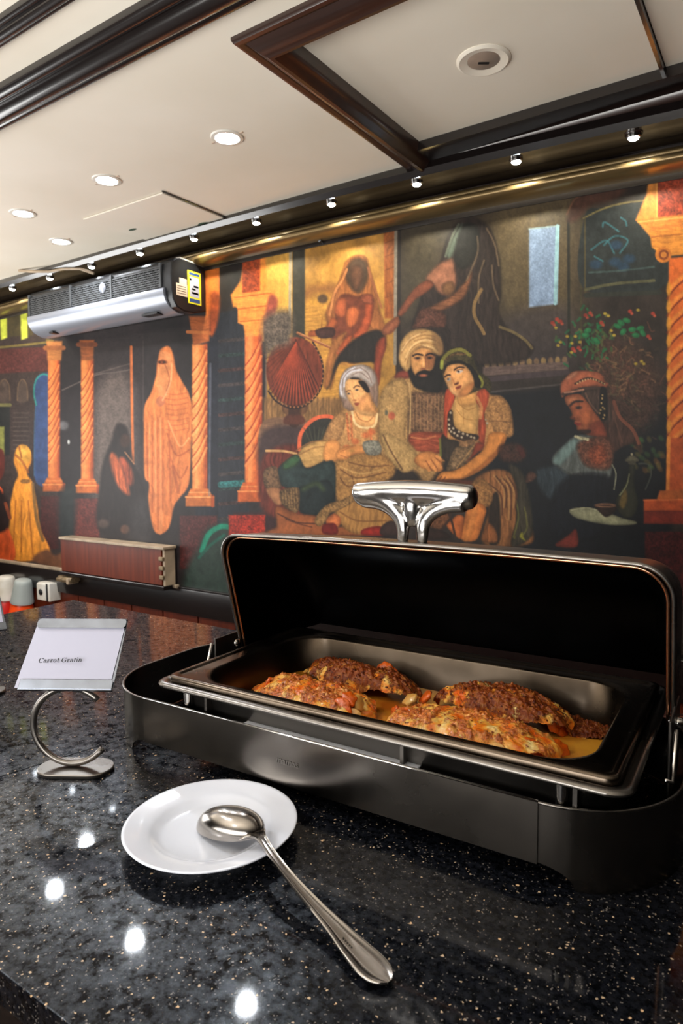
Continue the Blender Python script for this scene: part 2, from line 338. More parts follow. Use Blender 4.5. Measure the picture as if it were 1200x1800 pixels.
def twisted_column(cv, x0, x1, yt, yb, base, hi, dark, cap=True, capw=1.5, n=9, slope=1.6):
    cv.crop(0, 0, 1); w = x1-x0; c = (x0+x1)/2
    cv.poly([(x0,yt),(x1,yt),(x1,yb),(x0,yb)], base, sm=False, tex='n1', amt=.15, soft=1.2)
    cv.line([(x0+w*.28,yt),(x0+w*.28,yb)], w*.42, hi, soft=w*.3, a=.65)
    cv.line([(x1-w*.08,yt),(x1-w*.08,yb)], w*.22, dark, soft=w*.2, a=.8)
    h = (yb-yt)*.72; y0 = yt+(yb-yt)*.10
    for i in range(n):
        y = y0+h*i/n
        cv.line([(x0+1,y+w*slope*.5),(c,y+w*.1*slope),(x1-1,y-w*slope*.5)], max(1.6,w*.09), dark, soft=1.2, a=.85)
        cv.line([(x0+1,y+w*slope*.5+w*.22),(c,y+w*.1*slope+w*.22),(x1-1,y-w*slope*.5+w*.22)], max(1.8,w*.16), hi, soft=1.6, a=.55)
    bh = w*.55
    cv.poly([(x0-w*.12,yb-bh*.9),(x1+w*.12,yb-bh*.9),(x1+w*.35,yb),(x0-w*.35,yb)], base, sm=False, soft=1.2)
    cv.line([(x0-w*.2,yb-bh*.45),(x1+w*.2,yb-bh*.45)], 2, hi, a=.7)
    cv.poly([(x0-w*.45,yb),(x1+w*.5,yb),(x1+w*.5,yb+bh*1.25),(x0-w*.45,yb+bh*1.25)], [int(v*.88) for v in base], sm=False, soft=1.2)
    cv.line([(x0-w*.45,yb+1.5),(x1+w*.45,yb+1.5)], 2.5, hi, a=.8)
    cv.line([(x1+w*.38,yb),(x1+w*.38,yb+bh*1.2)], w*.22, dark, a=.7)
def paint_mural(U, V):
    cv = Canvas(U, V); P, L, E, B = cv.poly, cv.line, cv.ell, cv.ball
    # ---- grounds
    cv.crop(0, 0, 1)
    P([(-600,200),(1900,200),(1900,1150),(-600,1150)], (44,38,38), sm=False, tex='n3', amt=.25)
    # left court: house front with arches
    P([(-600,480),(60,500),(140,590),(140,1010),(-600,1010)], (58,46,42), sm=False, tex='n2', amt=.15)
    P([(-600,545),(56,545),(60,590),(-600,625)], (74,64,38), sm=False)
    for x in (-70,-22,2,38): P([(x,550),(x+12,548),(x+13,594),(x+2,598)], (190,196,66), sm=False, tex='n1', amt=.2)
    L([(-300,640),(60,605),(85,598)], 4, (128,112,56), a=.8)
    P([(-600,640),(88,610),(88,652),(-600,690)], (84,44,40), sm=False, tex='n2', amt=.2)
    for x, w in ((10,20),(42,18)):
        P([(x-w*.5,705),(x-w*.45,680),(x,668),(x+w*.45,680),(x+w*.5,705)], (74,60,52)); L([(x-w*.5,704),(x-w*.42,678),(x,667),(x+w*.42,678),(x+w*.5,704)], 2, (104,82,62), a=.8)
    P([(-60,714),(20,714),(20,800),(-60,800)], (34,34,32), sm=False); L([(-60,712),(20,712)], 6, (104,98,60)); P([(1,750),(10,750),(10,800),(1,800)], (132,132,66), sm=False)
    for k in range(9): L([(26,726+k*8),(52,726+k*8)], 2, (86,74,66), a=.7)
    P([(64,700),(62,680),(68,662),(80,656),(92,662),(94,720),(92,840),(63,840),(65,715)], (52,70,108), tex='n1', amt=.12)
    L([(66,712),(62,690),(66,668),(78,658),(90,662)], 3, (46,128,120), a=.9); L([(65,714),(63,760),(63,836)], 2, (58,92,120), a=.8)
    P([(104,590),(150,590),(150,960),(104,960)], (36,30,32), sm=False)
    P([(150,580),(255,560),(255,930),(150,930)], (50,42,42), sm=False, tex='n2', amt=.12)
    P([(172,690),(232,670),(232,900),(172,900)], (108,94,86), sm=True, soft=14, tex='n2', amt=.12, a=.85)
    L([(112,686),(170,660),(205,655),(232,650)], 2.4, (104,92,86), a=.8); L([(160,660),(230,640)], 2.4, (92,80,74), a=.8)
    L([(233,610),(234,700),(236,815)], 4.5, (196,108,56)); L([(254,600),(254,740)], 2, (72,62,60), a=.8)
    E(114, 748, 9, 8, (120,118,118), soft=5, a=.7); E(123, 777, 2, 4, (190,190,186))
    P([(345,560),(440,540),(440,1000),(345,1000)], (40,42,48), sm=False, tex='fold', amt=.12)
    P([(366,470),(386,470),(386,1000),(366,1000)], (34,36,44), sm=False)
    for k in range(14):
        y = 600+k*26; L([(388,y),(432,y-4)], 6, ((62,52,50),(44,60,56),(70,46,42))[k % 3], tex='lace', amt=.5, a=.8)
    L([(390,852),(430,849)], 11, (44,100,98), tex='lace', amt=.35)
    # centre court: gold sky, palace
    P([(470,300),(700,300),(700,760),(470,760)], (176,128,58), sm=False, tex='n3', amt=.22)
    P([(450,300),(520,300),(520,560),(450,560)], (186,140,62), sm=False, tex='n3', amt=.15)
    P([(538,540),(560,500),(575,498),(600,520),(610,560),(600,700),(538,700)], (188,134,58), tex='foldh', amt=.15)
    E(560, 516, 22, 22, (180,130,52), soft=5); P([(520,520),(545,505),(580,500),(600,506),(600,520),(560,516),(530,532)], (126,78,46), soft=8, a=.7)
    L([(568,560),(566,600)], 2, (150,100,44)); E(569, 526, 9, 8, (66,50,40), soft=4, a=.85)
    for k in range(8): L([(541,556+k*9),(588,552+k*9)], 1.5, (146,98,44), a=.6)
    L([(540,640),(620,642),(618,720)], 12, (178,120,56), a=.7)
    P([(676,380),(700,370),(700,560),(678,560)], (164,88,40), sm=False, tex='fold', amt=.2)
    for k in range(6): L([(679,404+k*24),(694,398+k*24)], 2, (120,60,30), a=.7)
    # side columns dark
    P([(516,300),(538,300),(538,600),(516,600)], (58,54,44), sm=False, tex='n1'); L([(514,300),(511,585)], 5, (148,140,122), a=.9)
    # right hall: grey-brown wall
    P([(697,250),(1900,150),(1900,1150),(697,1150)], (48,40,36), sm=False, tex='n3', amt=.2)
    P([(705,300),(800,280),(780,480),(705,560)], (84,76,56), soft=30, a=.6); P([(860,300),(1010,270),(1010,560),(880,560)], (98,84,58), soft=30, a=.75, tex='n2', amt=.08)
    P([(890,560),(1000,540),(1000,650),(900,650)], (64,56,56), soft=16, a=.8)
    L([(698,370),(697,460),(696,640)], 5.5, (132,122,108), a=.95); L([(704,370),(703,640)], 5, (40,34,32), a=.8)
    # window, bluish daylight
    P([(931,404),(984,398),(981,535),(931,541)], (128,146,172), sm=False, soft=2, tex='n2', amt=.1)
    L([(981,399),(977,534)], 6.5, (140,176,184), sm=False); L([(931,404),(984,398)], 2.5, (150,176,176), a=.7)
    # right carved door
    L([(1000,390),(1001,620)], 5, (42,40,34)); L([(1022,372),(1022,600)], 4, (66,60,42), a=.9)
    P([(1028,384),(1060,366),(1140,356),(1175,360),(1175,500),(1028,510)], (40,44,44), tex='n1', amt=.2)
    L([(1026,385),(1062,368),(1100,358),(1135,354)], 3, (108,96,58), a=.9); L([(1029,386),(1029,520)], 3, (78,68,42), a=.8)
    for q in ([(1060,400),(1064,392),(1088,408)], [(1092,384),(1100,390),(1102,398)], [(1040,440),(1066,424),(1080,446)], [(1046,452),(1060,460)], [(1062,432),(1082,416),(1104,424),(1090,446)]): L(q, 3.2, (52,96,104), a=.85)
    for x, y in ((1084,432),(1048,466),(1082,462),(1106,456),(1096,470)): E(x, y, 11, 8, (40,62,84), soft=5, a=.8)
    L([(1036,480),(1090,477),(1150,470)], 3, (66,84,82), a=.8); L([(1030,510),(1080,500),(1150,494)], 5, (96,92,62), a=.75); L([(1030,520),(1160,515)], 8, (46,48,42))
    P([(998,386),(1012,350),(1045,340),(1100,332),(1080,352),(1040,362),(1020,384),(1006,392)], (76,50,40), soft=4); L([(997,378),(1008,356),(1018,346)], 3, (112,76,58), a=.8)
    # balustrade
    for k in range(12): E(857+k*12.4, 641-k*.7, 4.6, 6.5, (116,92,70) if k % 2 else (138,112,74), soft=2)
    P([(850,646),(1000,636),(1000,650),(850,662)], (98,80,74), sm=False, tex='foldh'); L([(852,668),(998,655)], 9, (70,58,60)); L([(860,690),(998,675)], 3, (96,88,84), a=.7)
    P([(858,694),(1000,680),(1180,700),(1180,1000),(858,1000)], (22,24,29), sm=False, tex='n3', amt=.2, soft=6)
    # foliage and blooms
    P([(1040,610),(1090,600),(1150,640),(1160,720),(1110,760),(1050,700)], (74,50,40), soft=16, tex='lace', amt=.35, a=.85)
    rs = random.Random(4)
    for k in range(150):
        x = rs.gauss(1095, 34); y = rs.gauss(655, 30)
        L([(x,y),(x+rs.uniform(-8,8),y+rs.uniform(-10,4)),(x+rs.uniform(-13,13),y+rs.uniform(-16,6))], 2.2, rs.choice([(128,94,66),(102,64,50),(90,78,56),(60,48,42),(70,58,44)]), a=.65)
    for k in range(95):
        x = rs.gauss(1040, 22); y = rs.gauss(600, 26)
        L([(x,y),(x+rs.uniform(-7,7),y-rs.uniform(2,8))], 4, rs.choice([(34,92,58),(30,106,62),(60,86,46),(44,70,50),(92,96,56)]), a=.75)
    for x, y in ((1092,568),(1102,564),(1096,584),(1112,580),(1126,578),(1130,586),(1086,574),(1034,582),(1030,590),(1050,600),(1118,590)): B(x, y, 7, 4.5, (34,96,58), (44,122,74), ang=rs.uniform(-60,60))
    for x, y in ((1038,551),(1030,555),(1058,568),(980,562),(972,568),(986,566),(1008,614),(1018,612),(1108,548),(1148,552),(1140,592)): E(x, y, 3.6, 3.2, (146,54,42), soft=2); E(x+3, y+4, 2.6, 2.4, (164,74,54), soft=2)
    for x, y in ((978,577),(998,592),(986,602),(1006,604),(1012,592),(1020,602),(982,608),(1064,552),(1070,556),(1122,546),(1118,640),(1128,636),(1132,640),(1080,590),(1005,620),(1075,582)): E(x, y, 3, 2.4, (164,140,52), soft=1.8)
    for k in range(26):
        x = rs.uniform(1110,1165); y = rs.uniform(770,830); E(x, y, 6, 4, rs.choice([(96,88,44),(60,92,50),(120,84,44)]), ang=rs.uniform(0,90), soft=3, a=.6)
    for k in range(30):
        x = rs.uniform(1070,1160); y = rs.uniform(690,770); L([(x,y),(x+rs.uniform(-16,16),y+rs.uniform(-4,10))], 2, rs.choice([(64,58,44),(40,52,40),(84,62,48)]), a=.6)
    # ---- left columns and plinths
    twisted_column(cv, 87, 107, 632, 850, (196,104,48), (226,142,76), (140,56,26), n=10)
    P([(84,600),(112,600),(110,634),(86,634)], (176,112,60), sm=False, tex='foldh'); L([(82,612),(114,612)], 8, (150,90,50))
    P([(74,872),(108,872),(108,965),(74,965)], (70,34,32), sm=False, tex='lace', amt=.2)
    twisted_column(cv, 145, 166, 632, 852, (204,108,46), (232,150,80), (146,58,26), n=10)
    P([(142,598),(168,598),(166,634),(145,634)], (150,84,44), sm=False, tex='foldh'); L([(140,606),(170,606)], 8, (120,66,38))
    P([(132,876),(176,876),(178,950),(132,950)], (98,44,38), sm=False, tex='lace', amt=.25)
    P([(108,870),(134,860),(130,960),(118,975),(108,968)], (40,44,44), soft=6)
    # seated shadow woman
    P([(212,744),(204,752),(198,775),(184,812),(178,850),(178,935),(262,945),(258,860),(240,820),(234,800),(230,770),(224,750)], (38,30,29), soft=3, tex='fold', amt=.2)
    E(222, 775, 9, 12, (62,42,34), soft=4)
    P([(196,800),(206,800),(224,840),(230,870),(214,860),(200,830)], (168,84,48), tex='fold', amt=.4, soft=3); P([(212,808),(222,806),(234,826),(236,850),(226,850)], (140,66,42), tex='fold', amt=.4, soft=3)
    L([(222,795),(238,815)], 2.5, (150,104,72)); E(184,920,10,8,(88,70,62),soft=5,a=.8); E(222,930,8,8,(110,74,56),soft=4,a=.8)
    P([(236,890),(262,880),(268,952),(232,952)], (66,62,62), soft=10, a=.7)
    # standing veiled figure in orange
    P([(292,610),(284,616),(279,636),(276,662),(268,690),(256,716),(255,760),(256,835),(264,850),(263,880),(272,930),(286,938),(300,925),(308,890),(318,875),(334,850),(338,790),(340,720),(334,692),(322,670),(312,650),(306,622),(300,610)], (206,118,62), tex='fold', amt=.16, soft=1.6)
    P([(283,625),(292,618),(303,624),(306,650),(300,690),(288,700),(278,680)], (214,134,80), tex='n1'); E(288,637,8,4,(120,62,36),soft=2); E(283,637,2.4,1.6,(40,26,22)); E(291,637,2.4,1.6,(40,26,22))
    for k in range(8): L([(294,692+k*9),(312,694+k*9),(332,690+k*9)], 2, (168,88,48), a=.6)
    E(284, 706, 8, 9, (176,104,68), soft=2); L([(292,640),(300,668),(290,700)], 2, (168,96,60)); L([(304,640),(302,672),(288,704)], 2, (236,168,112), a=.7)
    for q in ([(260,760),(262,840)],[(270,740),(270,900)],[(279,735),(280,930)],[(289,735),(288,900)],[(299,740),(302,880)]): L(q, 2.4, (168,84,44), a=.7)
    for q in ([(265,745),(265,845)],[(275,740),(276,900)],[(284,735),(286,925)]): L(q, 2.6, (232,150,92), a=.6)
    L([(298,740),(318,784),(334,770)], 3, (236,156,96), a=.7); L([(296,762),(312,800),(336,790)], 3, (166,84,44), a=.7); L([(300,800),(318,840),(332,820)], 3, (166,84,44), a=.6); L([(306,820),(316,866)], 5, (150,76,42), a=.6)
    L([(286,900),(284,936)], 7, (220,136,78), a=.7)
    # column by the air conditioner, plinth
    twisted_column(cv, 340, 366, 606, 872, (208,116,54), (240,166,98), (150,62,30), n=9)
    P([(334,556),(372,556),(370,600),(342,608)], (168,92,48), sm=False, tex='foldh'); L([(332,584),(374,586)], 6, (190,112,60))
    P([(362,468),(388,462),(388,520),(380,548),(364,560)], (192,104,42), sm=False); P([(372,520),(388,520),(384,570),(372,590)], (140,66,34), soft=3)
    P([(318,906),(384,906),(384,1000),(318,1000)], (78,38,36), sm=False, tex='lace', amt=.25)
    L([(372,640),(370,870)], 4, (120,120,130), a=.5)
    # turquoise cloth
    P([(330,1000),(352,960),(364,932),(384,922),(410,924),(410,1040),(330,1040)], (44,58,50), soft=6); L([(357,968),(368,940),(388,926),(404,926)], 9, (22,128,100), soft=3); L([(352,980),(372,958),(396,940)], 5, (30,88,72), soft=3)
    # ---- kneeling woman in yellow
    P([(38,782),(48,784),(56,796),(57,812),(50,832),(60,850),(68,890),(74,930),(90,970),(60,985),(22,980),(18,930),(20,890),(28,850),(34,835),(27,812),(30,792)], (206,132,44), tex='fold', amt=.22)
    B(44, 800, 13, 18, (196,140,52), (226,170,74), amt=.2); L([(30,800),(42,812),(52,830)], 4, (150,84,36), a=.8); L([(36,786),(40,804)], 3, (140,76,36), a=.8)
    E(47,846,9,4,(90,66,40),a=.7,tex='lace',amt=.4)
    for q in ([(30,880),(26,960)],[(40,880),(40,970)],[(52,880),(60,975)]): L(q, 2.5, (150,84,30), a=.7)
    L([(60,850),(66,910),(78,950)], 5, (110,84,50), a=.8)
    P([(-40,930),(0,915),(20,935),(26,985),(-40,985)], (196,82,36), tex='fold', amt=.2); P([(-30,800),(0,788),(10,800),(8,835),(-10,850),(-40,840)], (92,40,32)); L([(-10,845),(4,860),(6,868)], 4, (210,84,40))
    P([(-10,860),(10,870),(20,900),(14,930),(-10,930)], (40,26,24), soft=3); L([(12,885),(20,910)], 6, (120,60,36))
    P([(84,965),(100,976),(128,960),(128,1000),(60,985)], (110,70,46), soft=3)
    # ---- big left column, capital and arch
    P([(436,440),(468,430),(472,520),(480,540),(412,540),(408,520),(424,495)], (222,134,52), sm=False, tex='n1', soft=2)
    P([(428,448),(460,440),(459,512),(428,518)], (160,68,30), sm=False, tex='lace', amt=.28)
    P([(408,518),(486,510),(480,530),(470,548),(472,560),(466,566),(466,600),(434,600),(430,572),(420,568),(420,545)], (224,136,58), sm=False, tex='foldh', amt=.16)
    for q in ([(414,524),(478,516)],[(420,544),(472,538)],[(424,566),(470,562)]): L(q, 2, (160,84,34), a=.8)
    P([(476,520),(490,528),(484,560),(474,590),(468,560)], (150,74,56), soft=3)
    twisted_column(cv, 433, 462, 592, 862, (206,100,46), (238,150,84), (150,56,32), n=8)
    P([(412,900),(486,900),(486,1000),(412,1000)], (56,34,34), sm=False); P([(404,905),(468,905),(468,1000),(404,1000)], (150,44,28), sm=False, tex='lace', amt=.4)
    L([(470,620),(469,800)], 4, (120,104,100), a=.5)
    # ---- palace terrace, fountain fan
    P([(466,700),(610,700),(610,800),(466,800)], (132,96,58), sm=False, tex='fold', amt=.3, soft=4)
    for k in range(14): L([(470+k*10,700),(470+k*10,742)], 3, (96,70,44), a=.6)
    P([(466,740),(540,738),(570,770),(560,800),(466,800)], (120,88,66), tex='foldh', amt=.2); P([(466,758),(560,758),(560,850),(466,850)], (66,50,48), soft=5)
    P([(466,800),(540,790),(560,900),(466,900)], (96,44,34), tex='fold', amt=.3, soft=4)
    L([(519,700),(519,742)], 20, (58,38,30)); P([(502,745),(536,745),(532,730),(506,730)], (84,46,34)); L([(512,716),(528,716)], 30, (70,42,32), a=.5)
    E(520, 653, 50, 60, (112,52,34), soft=2, tex='fold', amt=.2)
    for k in range(17):
        t = math.radians(30+k*7.5); x = 520+51*math.cos(t); y = 655+60*math.sin(t)
        L([(522,598),(x,y)], 2.4, (64,30,24), sm=False, a=.85); t += .06; L([(523,600),(520+47*math.cos(t),655+56*math.sin(t))], 2.6, (170,70,42), sm=False, a=.75, taper=True)
    for k in range(-2,4):
        L([(522,600),(470+k*3,640+k*8)], 2, (80,38,28), a=.6)
    cv.line([(552,602),(566,630),(570,660),(562,690),(540,712),(515,718),(488,706),(474,688)], 3.2, (44,30,26))
    for k in range(22):
        t = math.radians(-45+k*8); E(520+50*math.cos(t), 654+62*math.sin(t), 1.6, 1.6, (150,96,60), soft=1)
    P([(466,560),(512,548),(514,600),(490,612),(468,622)], (92,80,70), soft=8, tex='lace', amt=.3)
    # brass plate / wheel
    P([(528,790),(532,760),(556,738),(584,736),(604,752),(598,800),(560,812)], (48,46,40)); L([(528,790),(531,762),(552,738),(580,732),(602,746)], 6.5, (206,96,60))
    for k in range(9): L([(558,800),(536+k*9,752-(k%3))], 1.6, (78,78,58), a=.7)
    # ---- servant woman with the fan (upper left), veiled
    cv.crop(460, 420, 4.615)
    P([(690,190),(740,150),(800,135),(860,160),(880,230),(930,400),(960,560),(1010,720),(1010,900),(900,960),(760,1010),(640,1000),(580,1190),(560,1200),(600,960),(540,700),(530,600),(580,480),(640,330),(672,240)], (150,92,50), tex='fold', amt=.2, soft=6)
    P([(720,200),(780,160),(850,190),(870,290),(850,370),(800,440),(730,400),(690,300)], (82,62,46), soft=8); P([(735,240),(800,220),(830,280),(810,380),(770,420),(735,350)], (104,70,50), soft=8)
    L([(700,250),(660,340),(600,440),(560,620)], 4, (196,128,76), a=.8); L([(870,240),(930,420),(980,560)], 4, (150,92,60), a=.8)
    P([(640,480),(700,450),(780,470),(860,450),(910,480),(910,600),(850,740),(740,800),(640,820),(560,780),(600,660)], (112,58,38), tex='n1', soft=6)
    P([(620,500),(680,480),(700,540),(690,620),(640,640),(600,600)], (176,92,54), soft=6); P([(700,580),(760,550),(800,590),(780,680),(720,720),(690,660)], (186,100,56), tex='fold', soft=6)
    P([(850,500),(900,490),(900,640),(860,760),(800,810),(750,790),(800,720),(840,620)], (178,84,48), soft=5); P([(820,470),(900,460),(905,530),(830,520)], (150,80,54), tex='lace', soft=5)
    P([(580,640),(620,680),(560,760),(450,790),(390,790),(400,750),(470,740),(540,700)], (176,92,50), soft=4); P([(450,740),(580,720),(600,780),(540,810),(470,800)], (70,44,38), soft=4)
    P([(740,790),(720,850),(690,920),(640,940),(610,920),(650,860),(700,800)], (180,88,48), soft=4)
    L([(300,765),(420,820),(600,900),(760,970)], 4.5, (140,82,52)); L([(300,760),(420,812),(600,892)], 1.6, (196,136,88))
    P([(760,820),(940,740),(1010,820),(960,1000),(880,1000),(760,1010),(640,1010),(560,1190),(540,1200),(620,970)], (42,36,32), soft=6, tex='fold', amt=.15)
    P([(700,760),(640,860),(600,960),(560,1180),(510,1180),(560,900),(620,800)], (164,104,56), tex='fold', soft=6)
    P([(930,900),(960,820),(1010,800),(1010,900),(980,1000),(960,1180),(920,1150)], (140,64,42), soft=5)
    P([(1090,640),(1120,640),(1110,700),(1060,770),(990,770),(1010,700)], (150,84,54), soft=4)
    # ---- tall veiled woman (upper centre)
    cv.crop(670, 370, 4.2857)
    P([(560,120),(640,70),(740,75),(820,140),(870,260),(900,420),(905,640),(890,760),(960,900),(1100,980),(1150,1060),(1000,1150),(500,1150),(480,960),(380,900),(240,890),(280,760),(340,560),(440,420),(500,230)], (50,40,36), tex='fold', amt=.25, soft=8)
    P([(580,140),(660,100),(730,130),(740,260),(690,400),(600,440),(560,340),(560,220)], (38,36,32), soft=8)
    P([(500,330),(540,220),(600,120),(620,110),(580,220),(550,330),(520,370)], (96,106,92), soft=6); L([(590,110),(540,200),(490,350)], 4, (112,122,104), a=.6)
    P([(540,370),(560,440),(570,560),(520,640),(440,620),(400,560),(360,540),(350,500),(440,410),(500,380)], (150,100,76), soft=7, tex='n1')
    P([(250,600),(350,530),(400,560),(360,610),(260,680),(190,770),(150,800),(140,760)], (130,74,52), soft=4); P([(20,900),(60,860),(120,815),(150,840),(120,890),(50,935),(20,935)], (150,88,60), soft=4)
    P([(330,760),(440,700),(540,640),(640,540),(690,470),(640,640),(540,720),(420,770)], (128,82,56), tex='foldh', amt=.25, soft=6)
    P([(260,850),(320,740),(480,780),(480,880),(380,880),(250,890)], (92,58,46), tex='lace', amt=.3, soft=6); P([(470,560),(540,540),(560,600),(520,640),(470,620)], (120,84,56), soft=6)
    for q in ([(730,200),(730,330),(650,530)],[(800,140),(860,260),(890,420)],[(840,420),(850,560),(890,680)],[(780,380),(740,520),(740,700)]): L(q, 3, (112,92,70), a=.7)
    L([(760,600),(710,700),(710,800),(760,890),(780,930)], 6, (138,108,66), a=.85); L([(900,880),(1000,920),(1090,980),(1140,1040)], 5, (112,96,62), a=.85)
    # ---- man in turban
    cv.crop(580, 580, 6)
    P([(520,1200),(500,1000),(540,740),(620,590),(700,490),(850,470),(1100,640),(1200,700),(1290,780),(1290,1200),(1100,1560),(1000,1600),(880,1480),(640,1440),(540,1300)], (168,128,80), tex='lace', amt=.17, soft=8)
    P([(860,690),(980,660),(1100,640),(1230,700),(1240,1080),(860,1080)], (110,80,58), tex='lace', amt=.38, soft=8)
    for k in range(9): L([(880+k*40,700),(885+k*38,860),(890+k*38,1050)], 1.6, (160,122,82), a=.6)
    L([(845,560),(860,760),(850,1180)], 2.4, (190,152,100), a=.85); L([(740,820),(760,1000),(760,1180)], 2.4, (84,76,64), a=.8); L([(800,700),(800,1180)], 1.6, (112,92,66), a=.7)
    E(680, 910, 40, 50, (176,84,56), soft=3); E(690, 1170, 40, 40, (178,84,54), soft=3); E(610,880,14,26,(90,92,74),soft=2)
    P([(740,440),(840,430),(850,500),(760,520),(690,500)], (130,62,48), soft=5)
    P([(860,1090),(1130,1080),(1240,1110),(1240,1290),(1000,1290),(860,1230)], (150,72,48), tex='foldh', amt=.25, soft=4); L([(870,1130),(1000,1150),(1120,1120)], 3, (206,128,82), a=.7)
    P([(820,370),(860,360),(880,440),(930,480),(980,500),(1060,470),(1090,360),(1130,300),(1190,260),(1200,470),(1180,640),(1080,660),(980,640),(900,600),(850,500)], (36,32,30), soft=5, tex='n1')
    P([(870,250),(960,190),(1060,200),(1110,270),(1110,330),(1090,410),(1040,440),(1010,430),(960,440),(920,480),(880,430),(860,340)], (214,152,90), soft=4)
    P([(1030,240),(1110,260),(1110,330),(1090,400),(1040,410),(1030,330)], (150,92,58), soft=6, a=.8)
    L([(885,275),(930,258),(985,268)], 3.4, (50,36,30)); L([(1025,268),(1070,252),(1110,268)], 3.4, (46,34,30)); E(932,300,34,17,(92,60,44),soft=2); E(1062,296,30,16,(84,54,42),soft=2)
    E(934,302,14,10,(34,26,24),soft=1.2); E(1060,299,13,10,(30,24,22),soft=1.2); L([(905,322),(940,330),(965,322)],1.5,(150,96,62),a=.7)
    L([(1000,280),(990,340),(975,400)], 2, (176,112,68), a=.8); L([(1015,280),(1020,350),(1022,395)], 3, (120,70,48), a=.7); E(995,412,32,9,(128,72,50),soft=2); L([(992,300),(990,380)],2.5,(234,178,116),a=.7)
    P([(920,460),(980,430),(1030,428),(1080,450),(1080,480),(1030,465),(980,468),(930,490)], (34,28,27), soft=3); E(990,482,42,14,(160,92,66),soft=2)
    P([(740,230),(760,130),(830,40),(920,0),(1040,0),(1140,50),(1190,130),(1200,230),(1170,270),(1100,240),(1030,195),(960,190),(890,240),(860,300),(860,380),(820,440),(770,400),(735,320)], (194,150,94), tex='n1', soft=4)
    for q in ([(760,250),(840,130),(980,60),(1120,70)],[(800,330),(860,210),(980,140),(1160,170)],[(780,180),(880,70),(1020,20)],[(820,390),(850,270),(960,170),(1100,220)],[(900,120),(1040,90),(1180,150)]): L(q, 2, (146,104,64), a=.75)
    for q in ([(770,220),(850,100),(960,40)],[(810,290),(880,170),(1000,110),(1130,130)],[(990,165),(1090,190),(1150,240)]): L(q, 2.4, (224,184,128), a=.7)
    P([(1090,40),(1190,120),(1200,240),(1160,270),(1110,180)], (128,94,62), soft=8, a=.7)
    # his sleeve and hand
    cv.crop(450, 600, 2.6667)
    P([(590,250),(640,190),(700,180),(720,300),(700,440),(745,500),(760,560),(700,610),(680,600),(620,520),(580,420)], (172,134,84), tex='lace', amt=.15, soft=6)
    E(640,350,16,18,(176,92,64),soft=3); E(640,490,22,34,(180,92,60),ang=20,soft=3); E(615,335,7,12,(92,88,70),soft=2)
    P([(640,440),(730,500),(760,570),(700,615),(620,540),(590,440)], (184,146,92), tex='lace', amt=.12, soft=5); L([(600,440),(640,520),(690,600)], 3, (104,74,48), a=.8); L([(720,330),(715,470)],3,(96,74,52),a=.7)
    P([(745,560),(770,525),(820,515),(860,535),(885,550),(875,570),(880,600),(860,612),(830,605),(800,600),(775,590)], (206,134,74), soft=3); 
    for q in ([(790,570),(815,605)],[(815,560),(845,605)],[(835,550),(870,590)],[(850,540),(885,555)]): L(q, 5, (214,142,80)); 
    for q in ([(800,560),(828,604)],[(824,552),(856,600)],[(842,544),(876,572)]): L(q, 1.4, (130,72,42), a=.9)
    # ---- left woman (leaning)
    P([(330,430),(370,360),(430,320),(540,310),(575,340),(580,520),(600,640),(560,760),(450,880),(380,660),(350,500),(320,470)], (190,138,84), tex='lace', amt=.16, soft=6)
    P([(460,310),(540,310),(568,360),(560,400),(500,405),(460,370)], (226,164,100), soft=4); L([(455,330),(470,385),(510,405),(560,395),(572,340)], 4, (222,186,132)); L([(470,330),(490,365),(530,375),(556,350)], 2, (156,100,60), a=.7)
    for q in ([(430,340),(440,460)],[(450,350),(455,460)],[(540,410),(545,470)]): L(q, 4, (186,92,54), a=.6, tex='lace', amt=.4)
    for x, y in ((546,425),(470,470),(430,500),(520,440)): E(x, y, 18, 14, (196,96,52), soft=4, a=.7)
    P([(330,440),(350,390),(380,350),(420,340),(420,400),(400,450),(370,470),(335,465)], (184,134,84), tex='lace', amt=.18, soft=4)
    cv.crop(580, 580, 6)
    P([(110,600),(120,540),(160,440),(240,390),(350,370),(440,400),(500,480),(520,640),(510,820),(440,760),(250,850),(160,820),(140,760),(110,700)], (140,112,96), tex='fold', amt=.2, soft=5)
    P([(170,620),(160,560),(200,510),(290,500),(360,560),(420,660),(430,700),(470,800),(500,860),(470,900),(380,900),(290,860),(240,790),(200,720)], (232,172,108), soft=4)
    P([(330,740),(420,660),(480,810),(500,880),(400,860),(300,840)], (206,138,80), soft=7, a=.7)
    P([(310,545),(360,540),(400,580),(430,650),(400,660),(360,620)], (40,32,30), soft=3); P([(220,510),(280,490),(330,520),(300,525),(240,522)], (50,38,34), soft=2.5)
    P([(120,700),(110,600),(130,500),(190,420),(290,375),(380,380),(460,440),(490,540),(440,600),(400,560),(330,510),(230,505),(170,560),(165,640),(185,730)], (186,168,156), tex='n1', soft=4)
    for q in ([(130,680),(125,580),(170,470),(270,400)],[(160,600),(170,510),(240,440),(350,420)]): L(q, 3, (206,200,204), a=.8)
    for q in ([(140,640),(150,520),(210,440),(310,405)],[(240,480),(330,450),(420,520)],[(330,400),(410,460),(450,560)]): L(q, 2, (130,108,98), a=.8)
    L([(180,655),(205,640),(228,640)], 2, (110,74,50)); L([(262,612),(290,590),(325,598)], 2.4, (100,66,46)); E(208,675,17,11,(120,104,96),soft=1.5); E(294,634,20,11,(120,100,90),soft=1.5); E(208,675,8,8,(50,44,44),soft=1); E(296,634,9,8,(50,44,44),soft=1)
    L([(238,650),(250,700),(262,735)], 1.6, (190,124,76), a=.8); E(272,742,18,8,(150,82,52),soft=2,a=.9); P([(268,775),(292,768),(320,775),(300,800),(280,796)], (196,96,66), soft=2); L([(270,780),(318,776)],1.2,(140,60,44))
